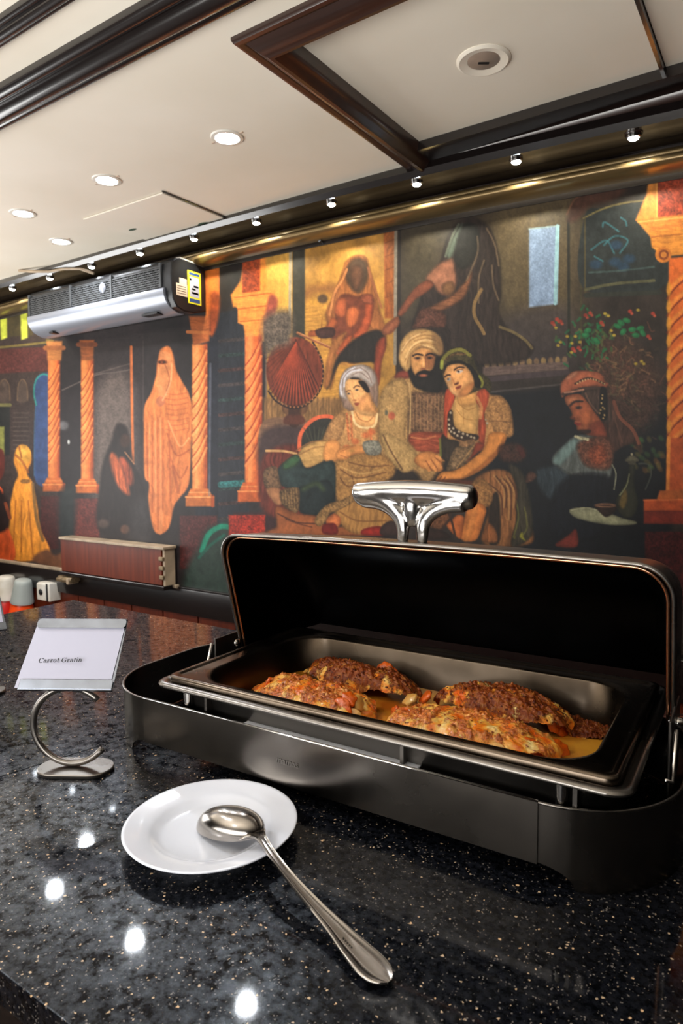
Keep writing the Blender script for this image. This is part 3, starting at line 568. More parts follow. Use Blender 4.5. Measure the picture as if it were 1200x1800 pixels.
    E(230,700,16,14,(240,176,116),soft=4,a=.7); E(340,740,34,30,(236,158,100),soft=8,a=.7)
    # forearms, cuff, skirt, legs
    cv.crop(440, 700, 4)
    P([(600,470),(620,430),(800,380),(940,400),(1020,480),(1000,560),(840,640),(720,700),(640,780),(600,640)], (160,116,66), tex='lace', amt=.2, soft=6)
    for q in ([(640,500),(760,560),(960,520)],[(700,450),(840,480),(980,470)],[(640,560),(700,620),(860,590)],[(720,540),(740,620)]): L(q, 2.6, (104,68,40), a=.75)
    for q in ([(640,480),(780,530),(940,500)],[(700,580),(820,570)]): L(q, 2.6, (206,160,98), a=.6)
    P([(340,400),(400,330),(540,290),(560,330),(520,440),(400,490),(360,440)], (196,150,88), tex='foldh', amt=.15, soft=4); L([(120,370),(240,372),(330,390)], 4, (196,150,96)); L([(330,370),(430,310),(540,300)], 2, (130,90,54)); L([(350,400),(450,350),(530,340)], 2, (134,92,54), a=.7)
    P([(520,380),(540,310),(600,290),(640,330),(630,400),(610,440),(560,450),(525,430)], (228,152,84), soft=3); P([(610,380),(680,340),(800,330),(840,345),(820,385),(740,395),(680,430),(620,430)], (222,146,80), soft=3)
    L([(640,400),(690,420)], 1.5, (150,84,48), a=.8); L([(640,375),(700,350)],1.5,(160,92,52),a=.8); E(720,370,18,10,(186,132,70),soft=2)
    P([(800,310),(900,300),(930,360),(900,400),(820,390)], (140,134,118), tex='lace', amt=.25, soft=3)
    P([(200,500),(260,440),(340,400),(400,490),(520,450),(600,460),(600,700),(560,720),(500,600),(360,640),(240,620),(200,580)], (44,56,54), tex='n1', amt=.25, soft=4); P([(240,460),(320,400),(350,430),(330,470),(250,500)], (66,92,60), soft=6)
    P([(330,650),(440,600),(560,580),(600,700),(540,760),(480,820),(360,800)], (36,44,44), tex='n1', soft=4); L([(380,640),(470,600),(520,640)], 8, (66,80,50), soft=6, a=.7); L([(260,480),(300,440),(340,430)],6,(60,96,62),soft=4,a=.7)
    P([(110,500),(190,480),(210,560),(220,630),(130,640),(100,580)], (112,84,60), tex='lace', amt=.35); P([(120,640),(220,640),(230,740),(180,740)], (176,120,80), soft=3)
    P([(220,650),(330,625),(355,660),(345,790),(300,800),(230,740)], (120,92,60), tex='lace', amt=.4)
    for k in range(7): L([(222+k*20,652-k*4),(232+k*20,748+k*6)], 1.4, (70,50,36), a=.7)
    P([(190,760),(340,810),(480,830),(560,900),(800,900),(960,960),(120,960),(190,900)], (150,86,48), tex='n1', soft=5); L([(200,810),(330,870),(460,880)], 2.5, (66,38,28), a=.8); L([(260,850),(340,880),(440,905)],2.5,(80,44,30),a=.7)
    P([(600,800),(720,700),(900,760),(1040,800),(1060,900),(980,950),(740,950),(640,880)], (168,120,66), tex='fold', amt=.2, soft=5); L([(640,800),(760,860),(960,860)], 3, (120,80,44), a=.7)
    P([(460,860),(500,790),(560,740),(640,720),(720,680),(740,720),(640,780),(570,810),(540,860),(490,900)], (150,112,68), tex='lace', amt=.3); P([(540,860),(590,810),(640,840),(630,900),(560,910)], (196,110,62), soft=3)
    P([(520,890),(600,880),(620,950),(520,950)], (120,34,28), soft=3); P([(800,920),(920,900),(960,960),(800,960)], (150,40,30), soft=3); P([(930,900),(1000,860),(1060,900),(1060,960),(930,960)], (66,48,44), soft=4)
    # ---- right woman (looking up)
    cv.crop(690, 570, 5.4545)
    P([(540,700),(620,620),(860,640),(960,680),(1060,700),(1130,800),(1160,940),(1160,1060),(1080,1100),(940,1200),(620,1200),(520,1200),(500,900)], (176,126,76), tex='lace', amt=.2, soft=5)
    P([(600,700),(700,680),(800,700),(830,900),(800,1080),(700,1060),(600,980),(570,850)], (206,156,92), tex='n1', soft=4); P([(640,640),(760,640),(820,680),(800,760),(700,790),(630,740)], (220,158,90), soft=5)
    L([(640,760),(720,820),(800,800)], 1.6, (150,104,56), a=.8); L([(620,820),(690,900),(780,920)], 1.6, (160,112,60), a=.7); L([(650,700),(680,800),(690,960)],1.6,(160,112,62),a=.6)
    P([(520,640),(560,620),(610,680),(580,780),(540,900),(530,1100),(520,1180),(496,1100),(500,900),(505,740)], (190,78,48), tex='fold', amt=.25, soft=3)
    P([(820,660),(880,620),(930,660),(920,760),(890,860),(900,1000),(880,1180),(840,1180),(830,960),(850,820),(810,740)], (180,80,50), tex='fold', amt=.25, soft=3); L([(815,700),(860,800),(850,900)], 5, (206,148,90), a=.7)
    P([(540,860),(580,830),(600,980),(700,1040),(820,1060),(820,1110),(700,1120),(600,1090),(540,1010)], (62,46,38), soft=3)
    for x, y in ((565,850),(548,915),(550,965),(590,1000),(552,1005),(600,1045),(570,1030),(645,1030),(630,1068),(685,1050),(672,1085),(725,1062),(915,950),(930,880),(905,915),(760,1080),(790,1090)): B(x, y, 12, 12, (150,128,104), (206,186,156), soft=1)
    P([(890,880),(960,720),(1040,690),(1120,780),(1150,920),(1090,1070),(1000,1060),(960,960)], (172,124,76), tex='lace', amt=.24, soft=4); L([(950,930),(1040,930),(1130,940)], 2, (110,76,48), a=.8)
    P([(640,1120),(820,1110),(860,1200),(620,1200)], (150,110,74), tex='lace', amt=.35, soft=4); P([(480,1060),(540,1100),(640,1130),(620,1300),(540,1320),(470,1260)], (56,46,38), soft=4, tex='fold'); L([(462,1100),(470,1260)], 4, (108,112,50), a=.8)
    P([(470,380),(480,320),(540,250),(640,225),(720,250),(780,330),(830,450),(900,500),(950,560),(940,660),(880,600),(810,640),(700,680),(560,620),(520,560),(480,470)], (66,58,36), tex='lace', amt=.3, soft=4)
    P([(500,440),(530,400),(620,378),(700,400),(760,470),(790,560),(760,640),(700,690),(620,690),(560,640),(520,560),(500,500)], (226,160,98), soft=3)
    P([(520,540),(560,520),(600,640),(680,690),(620,690),(560,640)], (240,182,124), soft=6, a=.6); P([(700,600),(790,560),(760,640),(700,690),(640,680)], (190,118,66), soft=8, a=.7)
    P([(700,380),(760,400),(830,500),(850,600),(800,600),(780,500),(740,430)], (34,30,28), soft=3); P([(500,470),(510,400),(560,360),(660,350),(720,390),(640,378),(540,400)], (40,34,30), soft=3)
    L([(480,420),(490,340),(560,270),(660,245),(750,300)], 6, (128,120,52), a=.85); L([(520,340),(600,290),(700,290)], 4, (98,72,44), a=.9, tex='lace', amt=.5); L([(476,420),(480,360)],5,(154,158,66),a=.9); L([(840,500),(870,560),(860,600)],4,(140,138,50),a=.8)
    L([(600,440),(640,415),(690,418)], 3.2, (64,42,34)); L([(510,506),(535,488),(560,490)], 3, (64,42,34)); E(650,456,32,14,(188,170,156),ang=-14,soft=1.5); E(640,456,12,11,(56,52,54),soft=1); E(548,530,20,14,(180,164,152),ang=-40,soft=1.5); E(540,528,9,10,(56,52,54),soft=1)
    L([(620,450),(650,434),(685,440)],1.5,(90,58,44),a=.9); L([(570,500),(590,545),(600,575)], 1.6, (196,120,74), a=.8); P([(600,575),(636,555),(640,572),(615,585)], (120,62,44), soft=1.8); P([(614,610),(640,592),(668,590),(655,615),(625,626)], (180,82,60), soft=1.8); L([(614,612),(660,594)],1.2,(120,46,40)); L([(630,640),(660,640)],2,(200,130,82),a=.6)
    # arm, hand, knees, skirt
    cv.crop(700, 740, 4.6154)
    P([(740,110),(800,90),(880,110),(860,200),(820,260),(760,330),(640,420),(500,480),(440,495),(400,495),(320,490),(320,460),(360,415),(460,400),(560,340),(680,250),(720,180)], (216,138,68), soft=3)
    P([(860,130),(860,220),(800,290),(700,380),(560,450),(500,480),(620,400),(760,280),(830,200)], (160,92,44), soft=6, a=.6); L([(330,480),(360,450)],2,(120,70,40)); L([(360,490),(390,455)],2,(120,70,40))
    P([(470,220),(560,210),(620,190),(600,300),(540,360),(440,400),(400,380)], (124,98,70), tex='lace', amt=.35, soft=3); L([(480,380),(560,280),(620,200)], 2.4, (176,132,84), a=.8); P([(560,330),(680,230),(700,190),(640,180),(600,280)], (150,66,44), soft=4)
    P([(250,500),(600,480),(620,560),(560,700),(300,700)], (96,54,38), soft=6)
    P([(610,500),(680,430),(820,390),(940,440),(980,560),(960,720),(1040,820),(1100,900),(1060,1000),(700,1000),(740,700),(640,660),(600,620)], (140,92,54), tex='fold', amt=.3, soft=5)
    P([(900,360),(1000,400),(1060,560),(1090,760),(1090,920),(1000,1000),(920,1000),(960,800),(970,560)], (62,56,44), tex='fold', amt=.3, soft=5)
    for q in ([(960,640),(980,780),(940,940)],[(1030,700),(1050,860),(1000,940)]): L(q, 3, (112,108,54), a=.7)
    P([(990,930),(1010,900),(1020,940),(1040,970),(1000,950)], (170,164,56), soft=2); P([(940,940),(960,930),(950,955)], (130,120,50), soft=2)
    for q in ([(840,460),(900,560),(900,800)],[(780,440),(860,560),(860,700)],[(720,500),(820,600),(830,760)],[(880,450),(940,560),(940,700)]): L(q, 3, (188,142,88), a=.6); L([(q[0][0]+20,q[0][1]+10),(q[1][0]+18,q[1][1]),(q[2][0]+18,q[2][1])], 3, (80,50,34), a=.7)
    P([(760,620),(820,600),(830,960),(740,990),(740,760)], (52,40,32), soft=5, tex='fold'); P([(680,960),(740,830),(800,900),(800,980)], (150,92,52), tex='fold', amt=.3, soft=4)
    P([(610,500),(690,470),(760,540),(770,640),(720,700),(640,660),(600,600)], (156,110,64), tex='lace', amt=.3, soft=4)
    P([(220,700),(330,670),(420,700),(420,800),(340,880),(220,820)], (110,70,44), tex='lace', amt=.3, soft=5)
    P([(560,720),(600,665),(680,670),(720,720),(700,800),(640,960),(520,960),(530,860)], (206,122,58), soft=3); P([(620,670),(650,700),(620,850),(580,960),(540,960),(570,800)], (224,142,72), soft=8, a=.6); P([(440,800),(490,760),(540,780),(530,860),(515,950),(470,930),(420,880),(400,840)], (190,104,52), soft=3)
    L([(370,670),(430,780),(470,940)], 4, (56,38,30), a=.9); L([(420,800),(340,900)],4,(56,38,30),a=.8)
    P([(200,880),(340,880),(430,950),(200,960)], (52,36,30), soft=4); P([(830,200),(960,180),(1040,240),(1000,330),(860,330),(820,280)], (72,44,34), soft=8, a=.8, tex='lace', amt=.4); P([(970,200),(1010,210),(1040,280),(1010,300),(980,250)], (96,44,40), soft=4, a=.7)
    # ---- woman at the right, in profile
    cv.crop(920, 620, 5.4545)
    P([(840,450),(920,500),(960,620),(1060,740),(1120,860),(1130,960),(1060,880),(960,900),(840,960),(800,780),(780,600)], (70,48,40), tex='fold', amt=.4, soft=4); L([(870,470),(930,620),(1050,740),(1110,870)], 6, (132,76,56), a=.8); L([(860,560),(900,700),(950,860)],3,(100,68,54),a=.7)
    P([(410,420),(540,400),(620,470),(680,560),(740,640),(800,780),(780,840),(640,800),(560,760),(520,740),(510,690),(490,670),(500,650),(455,630),(470,590),(440,520),(415,490)], (150,82,52), soft=3)
    P([(420,440),(520,420),(560,470),(480,480),(430,500)], (176,108,74), soft=5); P([(560,580),(640,560),(660,640),(600,720),(560,680)], (188,104,62), soft=8, a=.8); P([(640,700),(760,660),(800,780),(760,840),(640,800)], (126,58,40), soft=8, a=.8)
    L([(450,510),(500,470),(570,468)], 4, (52,36,32)); E(535,528,34,16,(70,46,38),soft=2); E(528,530,16,10,(26,22,22),soft=1); L([(455,620),(470,632),(495,628)], 2.4, (90,44,34)); L([(500,678),(530,690),(550,684)], 3, (132,44,40)); L([(500,660),(545,668)],2,(170,92,72),a=.8); P([(520,745),(640,740),(640,770),(560,780)], (40,28,28), soft=4, a=.8)
    P([(360,340),(370,290),(410,240),(470,190),(560,175),(700,185),(760,220),(790,280),(820,300),(780,340),(700,320),(560,340),(420,390),(380,430),(365,400)], (168,94,66), soft=3, tex='n1'); P([(410,250),(470,200),(520,185),(500,230),(430,260)], (206,140,108), soft=4, a=.8)
    L([(380,400),(460,380),(580,345),(760,340)], 5, (70,52,46)); L([(400,385),(480,375),(580,355)], 2.6, (190,134,108), a=.9); L([(500,300),(600,250),(680,255),(780,300)], 4, (66,44,36), a=.9)
    for k in range(11): E(520+k*26, 296-abs(math.sin(k/10*3.1))*46+k*.8, 7, 7, (190,160,112), soft=1)
    P([(570,380),(700,350),(780,360),(830,480),(850,640),(800,680),(760,640),(700,560),(620,470)], (76,58,50), tex='fold', amt=.4, soft=4); L([(600,390),(640,480),(720,580)], 3, (116,84,68), a=.7); P([(740,350),(800,360),(810,560),(800,640),(740,620)], (30,26,26), soft=4)
    for x, y in ((762,410),(758,440),(752,485),(765,525),(745,550),(735,580),(780,540),(780,600),(770,630)): E(x, y, 8, 8, (176,146,96), soft=1)
    P([(280,1010),(330,940),(400,880),(460,820),(540,790),(680,800),(820,860),(860,1000),(830,1200),(700,1200),(420,1160),(300,1080)], (92,96,92), tex='fold', amt=.25, soft=4)
    P([(440,850),(520,830),(520,900),(400,1040),(340,1080),(290,1020)], (122,146,142), soft=6, a=.8, tex='fold'); P([(540,860),(760,800),(860,900),(850,1080),(760,1120),(600,1080),(530,960)], (104,64,48), tex='lace', amt=.35, soft=8); P([(640,920),(760,880),(800,1000),(720,1080),(640,1020)], (140,70,44), tex='lace', amt=.35, soft=8, a=.8)
    L([(505,805),(560,820),(620,830)], 5, (176,168,134), tex='lace', amt=.3); L([(330,1100),(430,1160),(560,1170)], 4, (116,114,100), a=.7, tex='lace', amt=.4)
    P([(120,1140),(240,1090),(330,1090),(430,1160),(560,1200),(500,1400),(300,1430),(160,1300)], (50,60,66), tex='fold', amt=.3, soft=8); P([(40,1160),(90,1140),(130,1180),(90,1230),(30,1240)], (92,62,50), tex='lace', soft=4, amt=.3)
    P([(420,1200),(800,1180),(820,1400),(700,1760),(300,1760),(250,1500)], (22,25,32), soft=12, tex='fold', amt=.2)
    # tray, ewer, bowl
    cv.crop(800, 600, 3)
    P([(604,895),(640,876),(720,878),(800,900),(880,930),(955,950),(940,965),(840,968),(740,955),(640,930)], (150,148,118), tex='n1', soft=2); L([(610,890),(700,878),(800,905)], 1.8, (190,186,150), a=.7)
    P([(740,862),(850,862),(845,895),(800,925),(765,900)], (50,34,28), soft=2); E(795,864,55,11,(150,110,84),soft=1.5); E(795,864,40,6,(70,46,36),soft=1.5)
    P([(920,655),(950,655),(945,720),(950,780),(965,840),(950,910),(900,930),(860,890),(850,840),(880,780),(915,720)], (50,50,38), soft=2); P([(880,810),(900,780),(910,830),(890,880),(866,860)], (130,104,52), soft=4, a=.8)
    L([(920,700),(905,760),(870,810)], 2, (150,150,110), a=.8); P([(900,622),(935,600),(968,622),(960,634),(905,634)], (104,98,78), soft=1.5); E(933,596,6,7,(150,140,112)); L([(922,640),(945,640)],6,(70,66,52))
    L([(830,650),(850,700),(840,780)], 2.2, (128,128,108)); L([(970,645),(1020,650),(1035,700),(1005,780)], 2.4, (70,74,66), a=.9)
    P([(530,1075),(600,1020),(640,990),(645,1080)], (120,50,40), soft=3)
    # ---- right column
    cv.crop(0, 0, 1)
    P([(1122,378),(1136,345),(1142,310),(1300,270),(1300,440),(1150,425),(1118,388)], (212,134,58), sm=False, soft=2); P([(1155,318),(1290,290),(1290,378),(1155,384)], (150,62,38), sm=False, tex='lace', amt=.35); L([(1155,318),(1155,384)], 2.5, (226,160,78))
    P([(1118,388),(1290,368),(1290,398),(1146,408),(1140,400)], (202,120,48), sm=False, tex='foldh'); P([(1142,408),(1290,396),(1290,440),(1168,452),(1146,436)], (196,124,46), sm=False, tex='foldh'); L([(1122,392),(1290,374)], 2.5, (236,170,88), a=.8); L([(1146,418),(1290,404)],2,(140,76,30),a=.8)
    E(1166,449,14,14,(188,112,40)); E(1167,449,9,9,(120,60,26)); E(1167,449,5,5,(200,124,48))
    P([(1176,455),(1290,445),(1290,870),(1172,870)], (196,96,36), sm=False, tex='n1', amt=.12)
    for k in range(11):
        y = 500+k*30; L([(1173,y+26),(1190,y+4),(1230,y-26),(1270,y-46)], 3.5, (110,42,22), a=.9); L([(1176,y+12),(1192,y-6),(1225,y-30)], 7, (226,142,60), soft=5, a=.7); E(1176,y+10,4,13,(206,140,44),soft=2.5,a=.8)
    P([(1176,770),(1290,770),(1290,868),(1170,868)], (176,80,34), sm=False); L([(1176,770),(1174,860)], 6, (216,136,56), a=.8); P([(1160,862),(1290,858),(1290,880),(1154,880)], (168,88,38), sm=False); P([(1132,878),(1290,876),(1290,898),(1132,898)], (176,78,36), sm=False); P([(1132,898),(1290,896),(1290,922),(1132,920)], (120,44,30), sm=False); L([(1132,879),(1290,877)], 2, (220,120,60), a=.8)
    P([(1134,934),(1290,934),(1290,1060),(1134,1060)], (66,24,24), sm=False, tex='lace', amt=.45); P([(1290,270),(1900,200),(1900,1150),(1290,1150)], (40,30,30), sm=False, tex='n3', amt=.3)
    # canvas weave and age
    g = 1+.06*(fbm(U/1.3, V/1.3, 21, 1)-.5)+.10*(cv.n3-.5)+.22*(fbm(U/5+cv.n3*4, V/11, 31)-.5)+.12*(cv.n2-.5)
    return np.clip(cv.col*g[..., None], 0, 255)
def srgb_lin(a): a = a/255; return np.where(a <= .04045, a/12.92, ((a+.055)/1.055)**2.4)
def build_mural():
    # columns: about 2.4 mm apart near the right end, coarser to the left where the wall recedes
    xs = []; x = 1.6
    while x > -5.3: xs.append(x); d = math.hypot(x, 2.0); x -= .0125 if x > .2 else .00078*d*d/2.0*1.15
    xs = np.array(xs[::-1]); zb, zt = EYE-.560, EYE+.80; zs = np.linspace(zt, zb, 520)
    X, Z = np.meshgrid(xs, zs)
    A = np.array(rt); B_ = np.array(up); C_ = np.array(fw); v = np.stack([X, np.full_like(X, 2.0), Z-EYE], -1)
    c = v@C_; ok = np.maximum(c, .25); U = 600+F_PX*(v@A)/ok; V = 900-F_PX*(v@B_)/ok
    rgb = paint_mural(np.clip(U,-700,2200), V); lin = srgb_lin(rgb); lum = lin@np.array([.2126,.7152,.0722]); lin = np.clip(lum[..., None]+.98*(lin-lum[..., None]), 0, 1)**1.06*MURAL_GAIN
    R_, Cn = X.shape; co = np.stack([X, np.full_like(X, 1.9925), Z], -1).reshape(-1,3)
    # front sheet plus a back sheet border so that the panel has thickness
    idx = np.arange(R_*Cn).reshape(R_, Cn)
    q = np.stack([idx[:-1,:-1], idx[1:,:-1], idx[1:,1:], idx[:-1,1:]], -1).reshape(-1,4)
    rim = np.concatenate([idx[0,:], idx[1:,-1], idx[-1,-2::-1], idx[-2:0:-1,0]]); nb = len(rim)
    back = co[rim].copy(); back[:,1] = 1.9995; base = len(co); j = np.arange(nb); k = (j+1) % nb
    q2 = np.stack([rim[j], rim[k], base+k, base+j], -1)
    co = np.concatenate([co, back]); q = np.concatenate([q, q2]); col = np.concatenate([lin.reshape(-1,3), lin.reshape(-1,3)[rim]])
    me = bpy.data.meshes.new('mural'); me.vertices.add(len(co)); me.vertices.foreach_set('co', co.ravel().astype(np.float32))
    me.loops.add(q.size); me.loops.foreach_set('vertex_index', q.ravel().astype(np.int32)); me.polygons.add(len(q)); me.polygons.foreach_set('loop_start', np.arange(0, q.size, 4, dtype=np.int32)); me.update(calc_edges=True)
    at = me.color_attributes.new('paint', 'FLOAT_COLOR', 'POINT'); at.data.foreach_set('color', np.concatenate([col, np.ones((len(col),1))], 1).ravel().astype(np.float32))
    m = bpy.data.materials.new('printed_canvas'); m.use_nodes = True; nt = m.node_tree; b = nt.nodes['Principled BSDF']
    a = nt.nodes.new('ShaderNodeAttribute'); a.attribute_name = 'paint'; nt.links.new(a.outputs['Color'], b.inputs['Base Color']); b.inputs['Roughness'].default_value = .5; b.inputs['Specular IOR Level'].default_value = .25
    tc = nt.nodes.new('ShaderNodeTexCoord'); n = nt.nodes.new('ShaderNodeTexNoise'); n.inputs['Scale'].default_value = 220; nt.links.new(tc.outputs['Object'], n.inputs['Vector'])
    bp = nt.nodes.new('ShaderNodeBump'); bp.inputs['Strength'].default_value = .25; bp.inputs['Distance'].default_value = .001; nt.links.new(n.outputs['Fac'], bp.inputs['Height']); nt.links.new(bp.outputs[0], b.inputs['Normal'])
    me.materials.append(m); o = bpy.data.objects.new('mural', me); COL.objects.link(o)
    tag(o, 'long printed mural of robed figures, columns and a turbaned man between two women', 'mural')
MURAL_GAIN = .80
build_mural()
# pins that hold the canvas
for x, z, lab in ((-1.028, EYE+.760, 'white pin head at the mural top above the tall veiled figure'), (-.397, EYE+.744, 'small pin at the mural top near the right column'), (-1.42, EYE+.756, 'dark pin at the mural top above the woman with the fan')):
    t = put('pin', lathe([(0,0),(.007,.001),(.0085,.005),(.005,.010),(.0028,.012),(.0028,.018),(0,.018)], 14), whitepl if x > -1.4 else lacq, None, True, (x,1.973,z), (math.radians(-90),0,0)); tag(t, lab, 'pin')
# ------------------------------------------------ small spotlights along the cornice
SPX = [-3.56,-3.20,-2.57,-2.255,-1.944,-1.635,-1.296,-.983,-.675,-.372]
SPX = [x/2.4*1.89 for x in (-4.04,-3.646,-3.255,-2.851,-2.456,-2.059,-1.646,-1.248,-.857,-.472)]+[-.06,.26]
SPL = ['leftmost small spotlight on the cornice, left of the air conditioner','small spotlight above the left end of the air conditioner','small spotlight above the middle of the air conditioner, by the loose cable','small spotlight above the right part of the air conditioner grille','small spotlight above the yellow label of the air conditioner','small spotlight above the arch of the left orange column','small spotlight above the painted woman with the fan','small spotlight by the left corner of the coffer frame','small spotlight above the painted blue window','rightmost visible small spotlight, hanging lowest, above the right painted column','small spotlight on the cornice beyond the right edge','last small spotlight on the cornice beyond the right edge']
for i, x in enumerate(SPX):
    z = TOPZ+dz(x)-.012
    if i == 9: z -= .004
    t = root('spotlight', (x,1.872,z)); tag(t, SPL[i], 'spotlight', 'small spotlights along the cornice')
    put('housing', lathe([(0,.014),(.016,.014),(.018,.010),(.018,-.004),(.0155,-.006),(.0135,-.003),(0,-.003)], 24), chrome, t, True, angle=40) if 0 else put('housing', lathe([(.0,.014),(.016,.014),(.018,.010),(.018,-.004),(.0155,-.006),(.0135,-.0035),(0,-.0035)], 24), chrome, t, angle=35)
    put('lens', lathe([(0,-.0040),(.011,-.0040),(.0125,-.0055),(.010,-.0085),(0,-.0095)], 20), lenss, t, True)
    put('mounting_ring', lathe([(.0185,.004),(.022,.004),(.022,.012),(.0185,.012)], 24), brownl, t, angle=30)
    l = lamp('bulb', 'SPOT', (0,0,-.012), 7.5, (1,.94,.74), parent=t, spot_size=math.radians(118), spot_blend=.9, shadow_soft_size=.008)
    l.rotation_euler = (math.radians(16),0,0)
# ------------------------------------------------ recessed downlights
DL = [((-1.31,1.40),'round lit downlight nearest to the coffer'),((-1.81,1.39),'round lit downlight, second from the coffer'),((-2.29,1.40),'round lit downlight at the far left of the ceiling row'),((-2.46,1.66),'round lit downlight just above the air conditioner'),((-2.80,1.40),'round lit downlight beyond the left edge of the view'),
      ((-1.55,.12),'round lit downlight above the front of the counter'),((-2.05,.35),'round lit downlight above the counter, further left'),((-1.0,-.75),'round lit downlight behind the viewer')]
for i, ((x, y), lab) in enumerate(DL):
    t = root('downlight', (x,y,CZ)); tag(t, lab, 'ceiling light', 'round recessed downlights in the ceiling')
    put('trim_ring', lathe([(.031,.004),(.031,-.002),(.034,-.004),(.043,-.003),(.046,.0005),(.046,.004)], 40), whitepl, t, angle=40)
    put('lens', lathe([(0,-.001),(.020,-.0015),(.031,-.001),(.031,.006),(0,.006)], 32), lensm, t, angle=40)
    for s in (-1,1): put('clip', bx(s*.050-.006,s*.050+.006,-.003,.003,-.002,.003), taglab, t)
    en = {5: 34, 6: 9, 7: 10}.get(i, 17)
    lamp('bulb', 'SPOT', (0,0,-.012), en, (.90,.95,1), parent=t, spot_size=math.radians(150), spot_blend=.8, shadow_soft_size=.025)
t = root('downlight', (-.615,1.49,CZ+.018)); t.name = 'unlit_downlight'; tag(t, 'large unlit round ceiling fixture with a dark slot, in the coffer', 'ceiling light')
put('trim_ring', lathe([(.036,.004),(.036,-.002),(.048,-.0045),(.054,-.006),(.060,-.002),(.060,.004)], 48), whitep, t, angle=40)
put('glass', lathe([(0,-.006),(.012,-.006),(.020,-.0035),(.034,-.003),(.037,-.001),(.037,.006),(0,.006)], 40), lensoff, t, angle=40)
put('slot', bx(-.012,.012,-.0025,.0025,-.0085,-.005), acblk, t, rot=(0,0,math.radians(35)))
# access hatch in the ceiling
t = root('ceiling_hatch', (-1.95,1.70,CZ)); tag(t, 'white rectangular access panel in the ceiling near the air conditioner', 'ceiling panel')
put('panel', bx(-.21,.21,-.15,.165,-.007,-.002), whitep, t, bevel=.0015)
put('edge_gap', bx(.212,.218,-.155,.17,-.004,0), lacq, t); put('edge_gap', bx(-.215,.212,.168,.174,-.003,0), brownl, t)
for x, y, a, b in ((.11,.135,.03,.018),(-.15,.02,.02,.008)): put('stain', lathe([(0,-.0078),(1,-.0078),(1,-.007),(0,-.007)], 20, sx=a, sy=b, cx=x, cy=y), greenm, t)
# loose cable by the air conditioner
c = bmesh.new(); tube(c, [(-2.98,1.79,CZ-.004),(-2.90,1.80,CZ-.018),(-2.80,1.82,CZ-.03),(-2.70,1.83,CZ-.032),(-2.60,1.84,CZ-.045),(-2.52,1.85,CZ-.075)], .006, 8)
tag(put('cable', c, creamt, None, True), 'loose tan cable hanging over the air conditioner', 'cable')
# ------------------------------------------------ air conditioner
A0, A1 = -2.965, -2.0; t = root('air_conditioner', (0,0,0)); tag(t, 'long wall-mounted air conditioner with black grille and silver front', 'air conditioner')
E_ = EYE
prof = [(1.992,.758),(1.862,.764),(1.836,.760),(1.818,.745),(1.812,.70),(1.812,.64),(1.818,.606),(1.838,.578),(1.875,.566),(1.93,.568),(1.992,.585)]
put('body', extr([(a,E_+b) for a, b in prof], A0, A1), acblk, t, angle=30, bevel=.004)
sil = [(1.8125,.650),(1.805,.648),(1.801,.638),(1.803,.620),(1.811,.601),(1.828,.582),(1.850,.570),(1.876,.562),(1.905,.563),(1.905,.570),(1.876,.570),(1.843,.583),(1.822,.602),(1.813,.625)]
put('front_panel', extr([(a,E_+b) for a, b in sil], A0+.012, A1-.035), acsil, t, angle=40)
put('top_plate', extr([(1.86,E_+.765),(1.86,E_+.770),(1.99,E_+.764),(1.99,E_+.758)], A1-.10, A1-.003), whitepl, t)
g = bmesh.new(); gz0, gz1 = E_+.656, E_+.742; gx0, gx1 = A0+.03, A1-.06
for k in range(11):
    z = gz0+(gz1-gz0)*k/10; yy = 1.8085 if k < 9 else 1.8085+(k-8)*.006; box(g, gx0, gx1, yy, yy+.010, z-.0016, z+.0016)
for k in range(10):
    z = gz0+(gz1-gz0)*(k+.5)/10; x = gx0+(.012 if k % 2 else 0)
    while x < gx1-.002: yy = 1.8095 if k < 8 else 1.8095+(k-7)*.006; box(g, x, x+.0035, yy, yy+.008, z-.0032, z+.0032); x += .024
gr = put('grille', g, acgrey, t); gr['kind'] = 'stuff'
for x in (gx0-.006, gx0+(gx1-gx0)*.35, gx0+(gx1-gx0)*.665, gx1+.004): put('grille_post', bx(x-.005,x+.005,1.805,1.815,gz0-.005,gz1+.002), acgrey, t, bevel=.0015)
d = bmesh.new(); lathe([(0,0),(.022,0),(.022,.003),(0,.004)], 24, d); put('badge', d, acsil, t, True, ((gx0+gx1)/2+.09,1.809,E_+.70), (math.radians(90),0,0))
for x, w_ in ((A0+.13,.028),(A1-.20,.09)): put('louver_notch', bx(x,x+w_,1.832,1.868,E_+.564,E_+.572), acblk, t, rot=(0,0,0))
ln = bmesh.new(); box(ln, A1+.0003,A1+.0012,1.895,1.965,E_+.602,E_+.728); sticker = put('energy_label', ln, yellow, t)
sticker['label'] = 'yellow energy label with blue bands'
for a, b, c_, d_, m in ((1.902,1.958,.712,.722,bluel),(1.902,1.958,.608,.622,bluel),(1.905,1.955,.628,.706,paper),(1.925,1.95,.666,.674,greenm),(1.915,1.935,.655,.662,yellow),(1.915,1.95,.640,.648,redpl),(1.905,1.915,.690,.698,ink)):
    put('printed_band', bx(A1+.0012,A1+.0016,a,b,E_+c_,E_+d_), m, sticker)
tl = put('type_label', bx(A1+.0003,A1+.001,1.835,1.892,E_+.622,E_+.668), taglab, t); put('type_label', bx(A1+.0003,A1+.001,1.852,1.890,E_+.668,E_+.690), taglab, t)
for k in range(4): put('printed_line', bx(A1+.001,A1+.0013,1.84,1.885,E_+.630+k*.009,E_+.6325+k*.009), brownl, tl)
